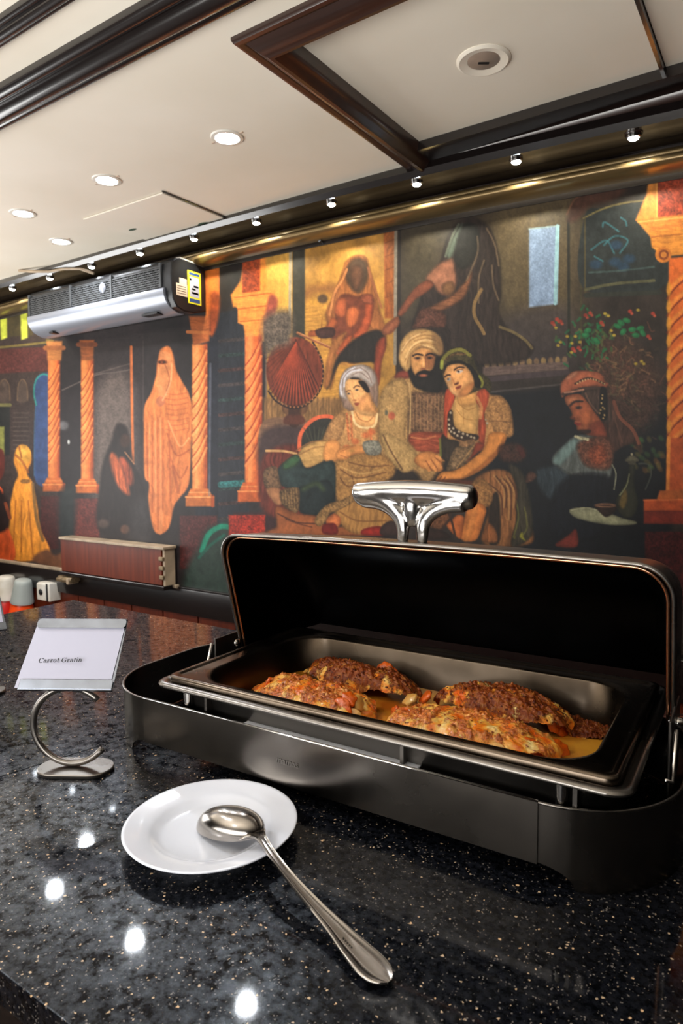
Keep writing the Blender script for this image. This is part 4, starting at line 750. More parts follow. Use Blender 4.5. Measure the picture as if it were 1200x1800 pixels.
# ------------------------------------------------ low wooden box on the wall, hardware, socket
t = root('wall_box', (0,0,0)); tag(t, 'reddish wooden box on the wall under the kneeling painted woman', 'box')
b0, b1, z0, z1 = -2.965, -2.215, EYE-.553, EYE-.388
put('front_board', bx(b0+.004,b1-.022,1.925,1.936,z0+.004,z1-.006), mahog, t, bevel=.0015)
put('top_board', bx(b0,b1,1.918,1.992,z1-.006,z1+.006), creamt, t, bevel=.002); put('side_board', bx(b1-.020,b1-.006,1.93,1.99,z0,z1-.006), creamt, t, bevel=.002); put('side_board', bx(b0,b0+.012,1.93,1.99,z0,z1-.006), lacq, t)
put('bottom_board', bx(b0,b1,1.915,1.965,z0-.016,z0+.002), lacq, t, bevel=.003); put('back_board', bx(b0,b1,1.985,1.992,z0,z1-.007), lacq, t)
for k in range(3): put('catch', bx(b1-.030,b1-.004,1.915,1.928,z0+.03+k*.04,z0+.048+k*.04), rust, t, rot=(0,0,0), bevel=.003)
t = root('floodlight', (-2.93,1.94,EYE-.59)); t.name = 'wall_bracket'; tag(t, 'small worn metal bracket on the black rail, left below the wooden box', 'bracket')
put('bracket_body', extr([(-.03,-.012),(-.034,.002),(-.02,.014),(.02,.016),(.028,0),(.02,-.014)], -.055, .055), rust, t, angle=20, bevel=.002); put('clamp', bx(.035,.052,-.038,.02,-.018,.012), creamt, t, bevel=.003)
t = root('wall_socket', (-3.12,1.985,EYE-.672)); tag(t, 'boxy white surface-mounted socket on the panelling', 'socket')
put('back_box', bx(-.052,.052,-.062,0,-.046,.046), whitepl, t, bevel=.004); put('cover', bx(-.044,.030,-.072,-.062,-.042,.042), whitepl, t, bevel=.003)
put('recess', lathe([(0,0),(.016,0),(.016,.002),(0,.002)], 24), acblk, t, True, (-.008,-.0725,0), (math.radians(90),0,0)); put('side_gap', bx(.031,.036,-.068,-.060,-.044,.044), acblk, t)
for x, m, lab, tilt, yy in ((-3.35,orange,'grey-capped bright orange container beside the wall socket',10,1.93),(-3.50,redpl,'whitish-capped dark red container, leftmost under the rail',6,1.935)):
    t = root('capped_container', (x,yy,EYE-.86)); t.rotation_euler = (0,math.radians(tilt),0); tag(t, lab, 'container')
    put('cap', lathe([(.0,.235),(.034,.235),(.040,.230),(.044,.215),(.055,.128),(.058,.120),(.058,.112),(.050,.110),(0,.110)], 36), greypl if m is orange else whitepl, t, angle=50)
    put('container_body', lathe([(0,.109),(.050,.109),(.056,.09),(.066,.0),(.066,-.1),(.05,-.12),(0,-.12)], 36), m, t, angle=50)
    put('bracket_arm', bx(-.012,.012,.03,.062,.0,.05), lacq, t)
# ------------------------------------------------ buffet counter
t = root('buffet_counter', (0,0,0)); tag(t, 'polished black speckled granite counter in two slabs', 'counter')
CT = .90; YB, YF, XL = 1.124, .2575, -1.68
def slab(pts, z0, z1):
    bm = bmesh.new(); a = [bm.verts.new((x,y,z0)) for x, y in pts]; b = [bm.verts.new((x,y,z1)) for x, y in pts]
    bm.faces.new(a[::-1]); bm.faces.new(b)
    for i in range(len(pts)): j = (i+1) % len(pts); bm.faces.new((a[i],a[j],b[j],b[i]))
    return bm
sx = lambda y: -.8165+(y-.433)*.226
put('slab', slab([(sx(YF)+.0001,YF),(.95,YF),(.95,YB),(sx(YB)+.0001,YB)], CT-.03, CT), gran, t, bevel=.0012, seg=2)
put('slab', slab([(XL,YF),(sx(YF)-.0006,YF),(sx(YB)-.0006,YB),(XL,YB)], CT-.03, CT), gran, t, bevel=.0012, seg=2)
put('front_board', bx(XL+.05,.9,YF+.05,YF+.07,.1,CT-.031), lacq, t); put('back_board', bx(XL+.05,.9,YB-.07,YB-.05,.1,CT-.031), mahog, t)
put('side_board', bx(XL+.04,XL+.06,YF+.05,YB-.05,.1,CT-.031), mahog, t); put('plinth', bx(XL+.08,.88,YF+.1,YB-.1,0,.1), lacq, t)
# ------------------------------------------------ chafing dish
ch = root('chafing_dish', (-.395,.738,CT), math.radians(2.2)); tag(ch, 'large stainless steel chafing dish with raised roll-top lid, on the counter', 'chafing dish')
FX, FA, FB, FR, FH = -.058, .373, .152, .110, .079; SEAM = .256
def frame_path(side):        # from the front seam round the end to the rear seam
    out = []; s = side; L_ = FA-FR
    for k in range(4): out.append((s*(SEAM+(L_-SEAM)*k/4), -FB))
    for k in range(13): a = math.radians(-90+90*k/12); out.append((s*(L_+FR*math.cos(a)), -FB+FR+FR*math.sin(a)))
    for k in range(1,4): out.append((s*FA, -FB+FR+(2*FB-2*FR)*k/4))
    for k in range(13): a = math.radians(90*k/12); out.append((s*(L_+FR*math.cos(a)), FB-FR+FR*math.sin(a)))
    for k in range(1,5): out.append((s*(L_+(SEAM-L_)*k/4), FB))
    return out
def band(path, zb, zt, th=.0016):
    P = [Vector((p[0],p[1],0)) for p in path]; n = len(P); rows = []
    S = [0]
    for a, b in zip(P, P[1:]): S.append(S[-1]+(b-a).length)
    c = Vector((sum(p.x for p in P)/n, 0, 0))
    for i, p in enumerate(P):
        tt = (P[min(i+1,n-1)]-P[max(i-1,0)]).normalized(); nn = Vector((-tt.y,tt.x,0))
        if nn.dot(p-c) > 0: nn = -nn
        q = p+nn*th; b = zb(S[i], S[-1]); rows.append([(p.x,p.y,b),(p.x,p.y,zt),(q.x,q.y,zt),(q.x,q.y,b)])
    return grid(bmesh.new(), rows, True, True, True)
def resample(path, n):
    P = [Vector((p[0],p[1],0)) for p in path]; S = [0]
    for a, b in zip(P, P[1:]): S.append(S[-1]+(b-a).length)
    out = []
    for i in range(n+1):
        s = S[-1]*i/n; k = max(j for j in range(len(S)) if S[j] <= s+1e-9); k = min(k, len(P)-2); u = (s-S[k])/max(S[k+1]-S[k],1e-9); q = P[k].lerp(P[k+1], min(u,1)); out.append((q.x,q.y))
    return out
def foot(s, L_):
    d = min(s, L_-s); 
    if d < .040: return .021*math.sqrt(max(0,1-(d/.040)**2.2))
    return 0.0006
for side, lab in ((-1,'left'),(1,'right')):
    path = resample([(x+FX,y) for x, y in frame_path(side)], 110)
    put('end_band', band(path, foot, FH), framest, ch, angle=40)
    rimb = bmesh.new(); tube(rimb, [(x,y,FH) for x, y in path], .0016, 6); put('edge_bead', rimb, steelv, ch, True)
for s, nm in ((-1,'front_panel'),(1,'rear_panel')):
    y = s*(FB+.0005); pts = [(FX-SEAM-.006,y),(FX+SEAM+.006,y)]
    bm = bmesh.new(); rows = []
    for i in range(25):
        u = i/24; x = FX-SEAM-.006+(2*SEAM+.012)*u; yy = y+s*.0015
        rows.append([(x,y,.0205),(x,y,FH+.001),(x,yy+s*.0005,FH+.001),(x,yy+s*.0005,.0205)])
    grid(bm, rows, True, True, True); fp = put(nm, bm, framest, ch, angle=40)
    if s < 0:
        fpanel = fp; bd = bmesh.new(); tube(bd, [(FX-SEAM-.006,y-.0004,FH+.0012),(FX+SEAM+.006,y-.0004,FH+.0012)], .0017, 6); put('edge_bead', bd, chrome, ch, True)
put('front_shelf', bx(-.155,.078,-FB+.0022,-FB+.030,FH-.003,FH-.0015), alu, ch, bevel=.0005)
put('front_shelf', bx(-.155,.078,-FB+.0025,-FB+.0055,FH-.0015,FH-.0002), alu, ch); put('shelf_bracket', bx(.076,.0785,-FB+.003,-.130,FH-.020,FH-.0062), darkst, ch)
# embossed lettering on the front panel
tx = bpy.data.curves.new('embossed_mark', 'FONT'); tx.body = 'mamas'; tx.size = .0115; tx.extrude = .0002; tx.offset = .0001
to = bpy.data.objects.new('embossed_mark', tx); COL.objects.link(to)
dg = bpy.context.evaluated_depsgraph_get(); me = bpy.data.meshes.new_from_object(to.evaluated_get(dg)); bpy.data.objects.remove(to)
me.materials.clear(); me.materials.append(steelv); to = bpy.data.objects.new('embossed_mark', me); COL.objects.link(to); to.parent = ch; to.location = (-.098,-FB-.0029,.046); to.rotation_euler = (math.radians(90),0,0)
fz = FH
# water pan with its rolled rim
NR = 9; PX0 = -.006
def rings(lst, cx=PX0, cy=0): return [rrect(hx,hy,r,z,NR,cx,cy) for hx, hy, r, z in lst]
wp = grid(bmesh.new(), rings([(.288,.157,.020,.1038),(.2905,.1595,.022,.1042),(.2910,.160,.022,.1065),(.2895,.1585,.021,.1085),(.285,.154,.018,.1098),(.2805,.1495,.015,.1085),(.279,.148,.015,.1055),(.272,.141,.015,.1050),(.2700,.139,.02,.102),(.262,.131,.03,.024),(.255,.124,.03,.020)]), True, False, True)
put('water_pan', wp, steelv, ch, True, angle=50)
for x in (-.215,.06,.235): put('pan_support', bx(x-.002,x+.002,-.146,-.128,.03,.098), steelv, ch, rot=(0,0,0)); put('pan_support', bx(x-.002,x+.002,.128,.146,.03,.098), steelv, ch)
put('support_post', lathe([(0,.03),(.006,.03),(.006,.098),(0,.098)], 16), chrome, ch, angle=40, loc=(.222,-.141,0)); put('support_post', lathe([(0,.03),(.006,.03),(.006,.098),(0,.098)], 16), chrome, ch, angle=40, loc=(-.25,-.141,0))
# food pan, raised rim, round corners
fp_ = grid(bmesh.new(), rings([(.2775,.1465,.012,.1075),(.2780,.147,.012,.1130),(.2765,.1455,.012,.1155),(.2735,.1425,.011,.1162),(.2705,.1395,.011,.1155),(.2690,.138,.012,.1135),(.2665,.1355,.013,.1128),(.2530,.1300,.048,.1128),(.2490,.1265,.050,.1118),(.2465,.124,.051,.1085),(.2400,.118,.051,.062),(.2370,.115,.050,.053),(.2280,.106,.046,.048),(.2180,.096,.04,.047)]), True, False, True)
put('food_pan', fp_, pansteel, ch, True, angle=60)
# lid: quarter hood
LW, LY, LZ, LHt, LD = .2985, .004, .108, .180, .185
def hood(off, n=34, m=20):
    rows = []
    for j in range(m+1):
        v = math.sin(j/m*math.pi/2); e = 2.9
        h = max((LHt-off)*(max(0,1-v**e))**(1/e), .0005); y = LY+(LD-off)*v+(.018-.046*(h/LHt)); hx = LW-off-.02*v**5; r = min(.036, h*.9)
        row = []
        for k in range(8): row.append((-hx, y, LZ+(h-r)*k/8))
        for k in range(9): a = math.radians(180-90*k/8); row.append((-hx+r+r*math.cos(a), y, LZ+h-r+r*math.sin(a)))
        for k in range(1,n): row.append((-hx+r+(2*hx-2*r)*k/n, y, LZ+h+.004*math.sin(math.pi*k/n)*(h/LHt)))
        for k in range(9): a = math.radians(90-90*k/8); row.append((hx-r+r*math.cos(a), y, LZ+h-r+r*math.sin(a)))
        for k in range(1,9): row.append((hx, y, LZ+(h-r)*(1-k/8)))
        # the opening leans: its top stands a little further forward than its foot
        row = [(x, yy+.046*(1-(z-LZ)/LHt)*(1-v)*(h/LHt), z) for x, yy, z in row]
        rows.append(row)
    return rows
H0 = hood(0); H1 = hood(.0022)
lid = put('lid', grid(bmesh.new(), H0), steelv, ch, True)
li = put('lid_inner', grid(bmesh.new(), H1), dimlid, ch, True); li['label'] = 'inner side of the steel lid, its dark reflection put into the colour'
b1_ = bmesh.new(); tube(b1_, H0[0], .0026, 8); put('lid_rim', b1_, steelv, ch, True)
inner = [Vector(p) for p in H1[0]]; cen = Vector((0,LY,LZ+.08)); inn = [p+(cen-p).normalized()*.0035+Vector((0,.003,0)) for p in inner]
b2_ = bmesh.new(); tube(b2_, inn, .0021, 8); put('inner_bead', b2_, copper, ch, True)
PX_ = lambda z: LY+.018
for s in (-1,1):
    hb = bmesh.new(); box(hb, s*.3005-.0015, s*.3005+.0015, -.035, .05, .055, .135); put('hinge_plate', hb, darkst, ch, bevel=.001)
    put('hinge_pin', lathe([(0,-.008),(.006,-.008),(.006,.008),(0,.008)], 16), chrome, ch, True, (s*.303,.012,.118), (0,math.radians(90),0))
    hk = bmesh.new(); tube(hk, [(s*.306,-.035,.128),(s*.306,-.045,.10),(s*.306,-.06,.085),(s*.300,-.066,.088)], .0022, 8); put('hinge_hook', hk, chrome, ch, True)
put('hinge_bar', bx(.296,.36,.045,.058,.098,.110), steelv, ch, bevel=.002)
# T-shaped handle: two straps that rise together and part into a thick cross bar
HB = bmesh.new(); hy_ = .008; hz0 = LZ+LHt+.002; hx_ = -.002
def strap(s):
    pts = []; rad = []
    for k in range(19):
        u = k/18
        if u < .3: x = s*.0135; z = u/.3*.016
        else: a = (u-.3)/.7*math.pi/2; x = s*(.0135+.058*(1-math.cos(a))); z = .016+.041*math.sin(a)
        pts.append((hx_+x, hy_, hz0+z)); rad.append(.0066+.0068*u**1.3)
    return pts, rad
for s in (-1,1): p_, r_ = strap(s); tube(HB, p_, r_, 18, flat=1.45)
tube(HB, [(hx_,hy_,hz0+.020),(hx_,hy_,hz0+.028),(hx_,hy_,hz0+.040),(hx_,hy_,hz0+.060)], [.003,.008,.0115,.0135], 18, flat=1.0)
bar = []; br = []
for k in range(41):
    u = math.sin((k/20-1)*math.pi/2); bar.append((hx_+u*.0845, hy_, hz0+.0625-.004*abs(u)**2.2)); e_ = max(0,abs(u)-.90)/.10; br.append(max(.0006,(.0148-.0012*abs(u))*math.sqrt(max(0,1-e_**2.4))))
tube(HB, bar, br, 20, flat=1.25)
ho = put('lid_handle', HB, hsteel, ch, True)
rm = ho.modifiers.new('blend', 'REMESH'); rm.mode = 'VOXEL'; rm.voxel_size = .0016; rm.use_smooth_shade = True
sm = ho.modifiers.new('smooth', 'SMOOTH'); sm.factor = .5; sm.iterations = 22
for s in (-1,1): put('handle_foot', lathe([(0,0),(.0115,0),(.0105,.002),(0,.0025)], 24, sx=1, sy=1.2), chrome, ch, True, (hx_+s*.0145,hy_,hz0-.002))
# drops of condensation along the lid edge
rg = random.Random(5)
dr = bmesh.new()
for k in range(26):
    x = rg.uniform(-.25,.28); r = rg.uniform(.0009,.0022); bmesh.ops.create_icosphere(dr, subdivisions=1, radius=r, matrix=Matrix.Translation((x,LY-.029,LZ+LHt-.0015+.004*math.sin(math.pi*(x+LW)/(2*LW)))))
glass = mat('water', (240,240,240), .04, 0, .6); glass.node_tree.nodes['Principled BSDF'].inputs['Transmission Weight'].default_value = 1
do = put('water_drops', dr, glass, ch, True); do['kind'] = 'stuff'
# ------------------------------------------------ the gratin
def gratin_mat(name, dark, seed):
    m = bpy.data.materials.new(name); m.use_nodes = True; nt = m.node_tree; b = nt.nodes['Principled BSDF']; N = nt.nodes.new; K = nt.links.new
    tc = N('ShaderNodeTexCoord'); mp = N('ShaderNodeMapping'); mp.inputs['Location'].default_value = (seed,seed*.3,0); K(tc.outputs['Object'], mp.inputs[0])
    def noise(sc_, det, rough=.6):
        n = N('ShaderNodeTexNoise'); n.inputs['Scale'].default_value = sc_; n.inputs['Detail'].default_value = det; n.inputs['Roughness'].default_value = rough; K(mp.outputs[0], n.inputs['Vector']); return n.outputs['Fac']
    def ramp(fac, stops):
        r = N('ShaderNodeValToRGB'); K(fac, r.inputs[0]); e = r.color_ramp.elements; e[0].position, e[1].position = stops[0][0], stops[-1][0]; e[0].color = srgb(*stops[0][1]); e[1].color = srgb(*stops[-1][1])
        for p, c in stops[1:-1]: q = e.new(p); q.color = srgb(*c)
        return r.outputs[0]
    k = 1-.40*dark; t = lambda r, g, b_: (int(r*k), int(g*k*(1-.16*dark)), int(b_*k*(1-.3*dark)))
    crust = ramp(noise(130, 6, .7), [(.34,t(132,54,12)),(.46,t(190,94,30)),(.56,t(230,140,58)),(.68,t(252,196,112))])
    sauce = ramp(noise(48, 3), [(.36,(226,98,20)),(.46,(240,140,40)),(.56,(244,186,86)),(.68,(248,218,146))])
    at = N('ShaderNodeAttribute'); at.attribute_name = 'crust'
    ad = N('ShaderNodeMath'); ad.operation = 'MULTIPLY_ADD'; K(noise(210, 5, .7), ad.inputs[0]); ad.inputs[1].default_value = 1.5; ad.inputs[2].default_value = -.75
    sm_ = N('ShaderNodeMath'); sm_.operation = 'ADD'; K(at.outputs['Fac'], sm_.inputs[0]); K(ad.outputs[0], sm_.inputs[1])
    mr = N('ShaderNodeMapRange'); K(sm_.outputs[0], mr.inputs[0]); mr.inputs[1].default_value = .38; mr.inputs[2].default_value = .62
    mx = N('ShaderNodeMixRGB'); K(mr.outputs[0], mx.inputs[0]); K(sauce, mx.inputs[1]); K(crust, mx.inputs[2]); K(mx.outputs[0], b.inputs['Base Color'])
    b.inputs['Roughness'].default_value = .34; b.inputs['Subsurface Weight'].default_value = .1; b.inputs['Subsurface Radius'].default_value = (.006,.003,.001); b.inputs['Coat Weight'].default_value = .25*(1-.8*min(dark,1)); b.inputs['Coat Roughness'].default_value = .18; b.inputs['Specular IOR Level'].default_value = .45*(1-.6*min(dark,1))
    bp = N('ShaderNodeBump'); bp.inputs['Strength'].default_value = .8; bp.inputs['Distance'].default_value = .0016; ml = N('ShaderNodeMath'); ml.operation = 'MULTIPLY'; K(noise(240, 6), ml.inputs[0]); K(mr.outputs[0], ml.inputs[1]); K(ml.outputs[0], bp.inputs['Height']); K(bp.outputs[0], b.inputs['Normal'])
    return m
gA, gB, gC, gE = gratin_mat('gratin_crust_left', .12, 1.), gratin_mat('gratin_crust_right', 0, 2.3), gratin_mat('gratin_crust_dark', .85, 4.1), gratin_mat('crust_remnant', 1.1, 7.)
carrot = mat('carrot', (238,104,18), .3, 0, .5, .3, .15, nscale=110, col2=(196,84,22), bump=.5, bscale=300); cheese = mat('melted_cheese', (236,196,120), .3, 0, .5, .4, .15, nscale=50, col2=(226,160,70))
def mound(cx, cy, hx, hy, h, ang, seed, n=140, base=.0, e=3.0, rough=1.0, cover=.5):
    bm = bmesh.new(); vs = []; c, s = math.cos(ang), math.sin(ang); N_ = _n.noise; lay = bm.verts.layers.float_color.new('crust')
    for j in range(n+1):
        row = []
        for i in range(n+1):
            u = i/n*2-1; v = j/n*2-1
            x = u*math.sqrt(1-v*v/2); y = v*math.sqrt(1-u*u/2); an = math.atan2(y,x)
            wob = 1+.12*N_(Vector((math.cos(an)*1.7, math.sin(an)*1.7, seed)))+.06*N_(Vector((x*6,y*6,seed)))
            px, py = x*hx*wob, y*hy*wob
            sq = (abs(x)**e+abs(y)**e)**(1/e); top = max(0, 1-sq**3.4)**.45
            q = Vector((px,py,0))
            mk = N_(q*34+Vector((seed,0,0)))*.9+N_(q*95+Vector((0,seed,0)))*.55+.5+(cover-.5)*1.2-.55*(1-top)
            mk = min(1, max(0, mk)); r_ = .25+.95*mk
            lump = _n.fractal(q*30+Vector((0,0,seed)), 1.0, 2.0, 3)*.0044*rough + (N_(q*120+Vector((0,0,seed)))*.0020 + abs(N_(q*230+Vector((0,0,seed))))*.0042 + abs(N_(q*480+Vector((seed,0,0))))*.0022)*rough*r_ + mk*.0012
            z = base+top*h*(1-.18*(x*x+y*y))+lump*min(1, top*1.6+.15)
            k = 1+.07*N_(Vector((px*55,py*55,z*60+seed)))*(1-top)
            vt = bm.verts.new((cx+(px*c-py*s)*k, cy+(px*s+py*c)*k, z)); vt[lay] = (mk,mk,mk,1); row.append(vt)
        vs.append(row)
    for j in range(n):
        for i in range(n): bm.faces.new((vs[j][i],vs[j][i+1],vs[j+1][i+1],vs[j+1][i]))
    return bm
GP = ch.matrix_world if False else None
def food(name, label, cat, group=None):
    t = root(name, (-.395,.738,CT), math.radians(2.2)); tag(t, label, cat, group); return t
from mathutils import noise as _n
BZ = .0575; PORTIONS = []; TREES = {}
from mathutils.bvhtree import BVHTree
def piece(label, args, m, slices, group='portions of gratin in the pan', name='gratin_portion'):
    t = food(name, label, 'gratin', group); mb = mound(*args[:-1], base=BZ, **args[-1]); TREES[t.name] = BVHTree.FromBMesh(mb); PORTIONS.append(t); put('crust', mb, m, t, True)
    for (x, y, z, r, rx, ry, mm) in slices:
        r *= .8; z -= .008; x += (args[0]-x)*.11; y += (args[1]-y)*.24
        sl = lathe([(0,-.0022),(r*.9,-.0022),(r,-.001),(r,.001),(r*.9,.0022),(0,.0024)], 22, sx=1, sy=.8)
        for v_ in sl.verts: v_.co *= 1+.35*_n.noise(v_.co*180+Vector((x*90,y*90,0))); v_.co.z += .0012*_n.noise(v_.co*300+Vector((0,0,x*50)))
        put('carrot_slice' if mm is carrot else 'cheese_fold', sl, mm, t, True, (x,y,z), (math.radians(rx),math.radians(ry),0))
    return t
piece('gratin portion at the left front of the pan, golden brown crust', (-.140,-.020,.100,.047,.034,math.radians(-2),1.7,dict(rough=1.05,cover=.60)), gA,
      [(-.066,-.056,.090,.016,62,20,carrot),(-.060,-.044,.098,.013,30,30,carrot),(-.090,-.062,.080,.017,70,10,carrot),(-.050,-.035,.092,.012,20,60,cheese),(-.225,-.020,.088,.010,30,-60,carrot),(-.048,-.052,.078,.014,60,40,cheese)])
piece('gratin portion at the right front of the pan, lit orange with pale melted cheese', (.082,-.024,.108,.047,.035,math.radians(2),5.2,dict(rough=1.1,cover=.54)), gB,
      [(-.020,-.030,.088,.013,40,-60,carrot),(.150,-.066,.076,.018,70,20,carrot),(.176,-.035,.080,.020,40,50,carrot),(.120,-.070,.078,.016,66,0,carrot),(.196,.010,.074,.016,30,30,carrot),(.140,-.072,.084,.014,60,10,cheese),(.010,-.070,.082,.014,60,-10,cheese),(.190,-.052,.068,.017,30,20,carrot)])
piece('dark brown gratin portion behind the left front one', (-.116,.068,.100,.034,.038,math.radians(-4),9.4,dict(rough=1.0,cover=.9)), gC, [(-.082,.098,.098,.016,70,10,carrot),(-.070,.100,.094,.011,60,20,carrot)])
piece('dark brown gratin portion behind the right front one, with an orange right end', (.096,.062,.094,.036,.044,math.radians(-3),13.1,dict(rough=1.15,cover=.82)), gC, [(.176,.040,.085,.014,30,70,carrot),(.182,.052,.078,.016,20,60,carrot),(-.008,.030,.090,.013,30,-40,carrot),(-.03,.02,.085,.014,30,-30,cheese)])
piece('thin dark crust remnant at the right end of the pan', (.186,.084,.044,.026,.010,math.radians(-8),21.,dict(rough=.9,cover=1.0)), gE, [])
from mathutils import noise as _n
sb = bmesh.new(); rows = []
for k, q in enumerate((1.0,.9,.75,.6,.45,.3,.15)):
    rows.append([(x,y,.0610+.0016*_n.noise(Vector((x*30,y*30,2.)))*(1-q*.4)) for x, y, z in rrect(.2400*q,.1180*q,.051*q,0,NR,PX0,0)])
grid(sb, rows, True, False, True)
saucem = mat('creamy_sauce', (226,158,50), .22, 0, .5, .5, .08, nscale=16, col2=(176,92,24)); so = food('sauce', 'thin yellow-orange creamy sauce on the bottom of the pan', 'sauce'); put('sauce_layer', sb, saucem, so, True)
# baked flakes lying on each portion
crm = mat('baked_flake', (136,60,28), .3, 0, .5, .4, .2, nscale=90, col2=(196,112,56)); crd = mat('dark_flake', (96,36,14), .4, 0, .25, .0, .2, nscale=90, noise=.4); rg = random.Random(8)
for gp, (cx_, cy_, hx, hy), mm in zip(PORTIONS, ((-.14,-.02,.085,.036),(.082,-.022,.092,.038),(-.112,.065,.09,.028),(.092,.052,.085,.03)), (crm,crm,crd,crd)):
    cr = bmesh.new(); tree = TREES[gp.name]
    for k in range(260):
        x = cx_+rg.uniform(-1,1)*hx; y = cy_+rg.uniform(-1,1)*hy; hit = tree.ray_cast(Vector((x,y,.3)), Vector((0,0,-1)))
        if hit[0] is None or hit[0].z < .075: continue
        r = rg.uniform(.001,.0034); q = hit[1].to_track_quat('Z','Y').to_matrix().to_4x4()
        bmesh.ops.create_cone(cr, segments=5, radius1=r, radius2=r*.6, depth=.0008, cap_ends=True, matrix=Matrix.Translation(hit[0]+hit[1]*r*.15)@q@Matrix.Rotation(rg.uniform(-.5,.5),4,'X')@Matrix.Rotation(rg.uniform(0,6),4,'Z')@Matrix.Diagonal((1,rg.uniform(.4,1),1,1)))
    fo_ = put('flakes', cr, mm, gp); fo_['kind'] = 'stuff'
# ------------------------------------------------ plate and serving spoon
PR = .0905; PXY = (-.496,.4830)
t = root('plate', (PXY[0],PXY[1],CT)); tag(t, 'round white porcelain plate holding the serving spoon', 'plate')
put('plate_body', lathe([(0,.0055),(.030,.0057),(.050,.0062),(.0565,.0078),(.0615,.0118),(.066,.0137),(.076,.0158),(.0868,.0180),(.0895,.0186),(.0905,.0180),(.0898,.0168),(.0868,.0158),(.076,.0132),(.065,.0110),(.058,.0064),(.0545,.0012),(.0525,.0),(.050,.0),(.0485,.0028),(.030,.0030),(0,.0030)], 96), porc, t, True)
def vw(x, y, z): return Vector((x,y,CT+z))
# spoon: bowl turned over, its hollow down; handle runs to the counter
bc = Vector((-.467,.478,0)); he = Vector((-.2500,.4190,0)); ax = (he-bc).normalized(); sd = Vector((-ax.y,ax.x,0)); Lh = (he-bc).length
def spoon_rows(inner):
    rows = []; n = 30
    return rows
sp = root('serving_spoon', (0,0,0)); tag(sp, 'large silver serving spoon lying bowl down on the white plate', 'spoon')
BL, BW, BD = .0440, .0225, .0235
# bowl axis lies across: pointed left in the picture
ba = math.radians(180); bax = Vector((math.cos(ba),math.sin(ba),0)); bsd = Vector((-bax.y,bax.x,0)); bcen = vw(-.4710,.4835,.0158)
def bowl(bm, th):
    rows = []
    for j in range(15):
        q = math.cos(j/14*math.pi/2); hgt = math.sin(j/14*math.pi/2); row = []
        for k in range(40):
            a = 2*math.pi*k/40; egg = 1-.14*math.cos(a)
            p = bcen+bax*(BL-th)*q**.85*math.cos(a)+bsd*(BW-th)*egg*q**.85*math.sin(a)+Vector((0,0,(BD-th)*hgt-.0085*math.cos(a)*q))
            row.append(p)
        rows.append(row)
    return rows
bm = bmesh.new(); R0 = bowl(bm,0); R1 = bowl(bm,.0013); grid(bm, R1[::-1]+R0, True, True, True); put('bowl', bm, silver, sp, True, angle=60)
# handle spine: from the bowl shoulder up over the plate edge, down to the counter
spine = [(-.437,.4800,.0235),(-.4310,.4785,.0262),(-.4230,.4745,.0290),(-.4108,.4679,.0306),(-.3872,.4560,.0282),(-.3621,.4466,.0238),(-.3436,.4415,.0194),(-.3219,.4357,.0150),(-.3003,.4298,.0110),(-.2827,.4244,.0080),(-.2652,.4190,.0062),(-.2565,.4163,.0054),(-.2485,.4140,.0048),(-.2425,.4122,.0046),(-.2385,.4110,.0045)]
wid = [.0145,.0120,.0075,.0048,.0046,.0048,.0056,.0068,.0088,.0112,.0132,.0134,.0118,.0082,.0030]
def cr_(P, n=5):
    out = []
    for i in range(len(P)-1):
        a, b, c, d = P[max(i-1,0)], P[i], P[i+1], P[min(i+2,len(P)-1)]
        for k in range(n): q = k/n; out.append([.5*((2*b[j])+(c[j]-a[j])*q+(2*a[j]-5*b[j]+4*c[j]-d[j])*q*q+(3*b[j]-3*c[j]+d[j]-a[j])*q**3) for j in range(len(b))])
    out.append(list(P[-1])); return out
SW = cr_([list(p)+[w_] for p, w_ in zip(spine, wid)], 6)
def handle(bm, f=1., lift=0., prof=None):
    rows = []
    for i, (x, y, z, w_) in enumerate(SW):
        a = SW[min(i+1,len(SW)-1)]; b = SW[max(i-1,0)]; tt = Vector((a[0]-b[0],a[1]-b[1],a[2]-b[2])).normalized(); s_ = Vector((0,0,1)).cross(tt).normalized(); n_ = tt.cross(s_)
        u = i/len(SW); h = .0024-.0008*u; P = vw(x,y,z)
        row = []
        for (q, hh) in ((-1,-.25),(-1,.25),(-.93,.85),(-.80,.80),(-.70,.42),(-.35,.5),(0,.55),(.35,.5),(.70,.42),(.80,.80),(.93,.85),(1,.25),(1,-.25),(.6,-.9),(0,-1),(-.6,-.9)): row.append(P+s_*w_*q+n_*h*hh)
        rows.append(row)
    return grid(bm, rows, True, True, True)
put('handle', handle(bmesh.new()), silver, sp, True, angle=75)
mk = bmesh.new()
for k in range(5): box(mk, -.0012+k*.0026, .0002+k*.0026, -.0006, .0006, 0, .0002)
i_ = 52; x, y, z, w_ = SW[i_]; tt = Vector((SW[i_+1][0]-x,SW[i_+1][1]-y,SW[i_+1][2]-z)); put('stamped_mark', mk, darkst, sp, loc=(x,y-.002,CT+z+.0013), rot=(0,-math.atan2(tt.z,tt.x)*1.0,math.atan2(tt.y,tt.x)))
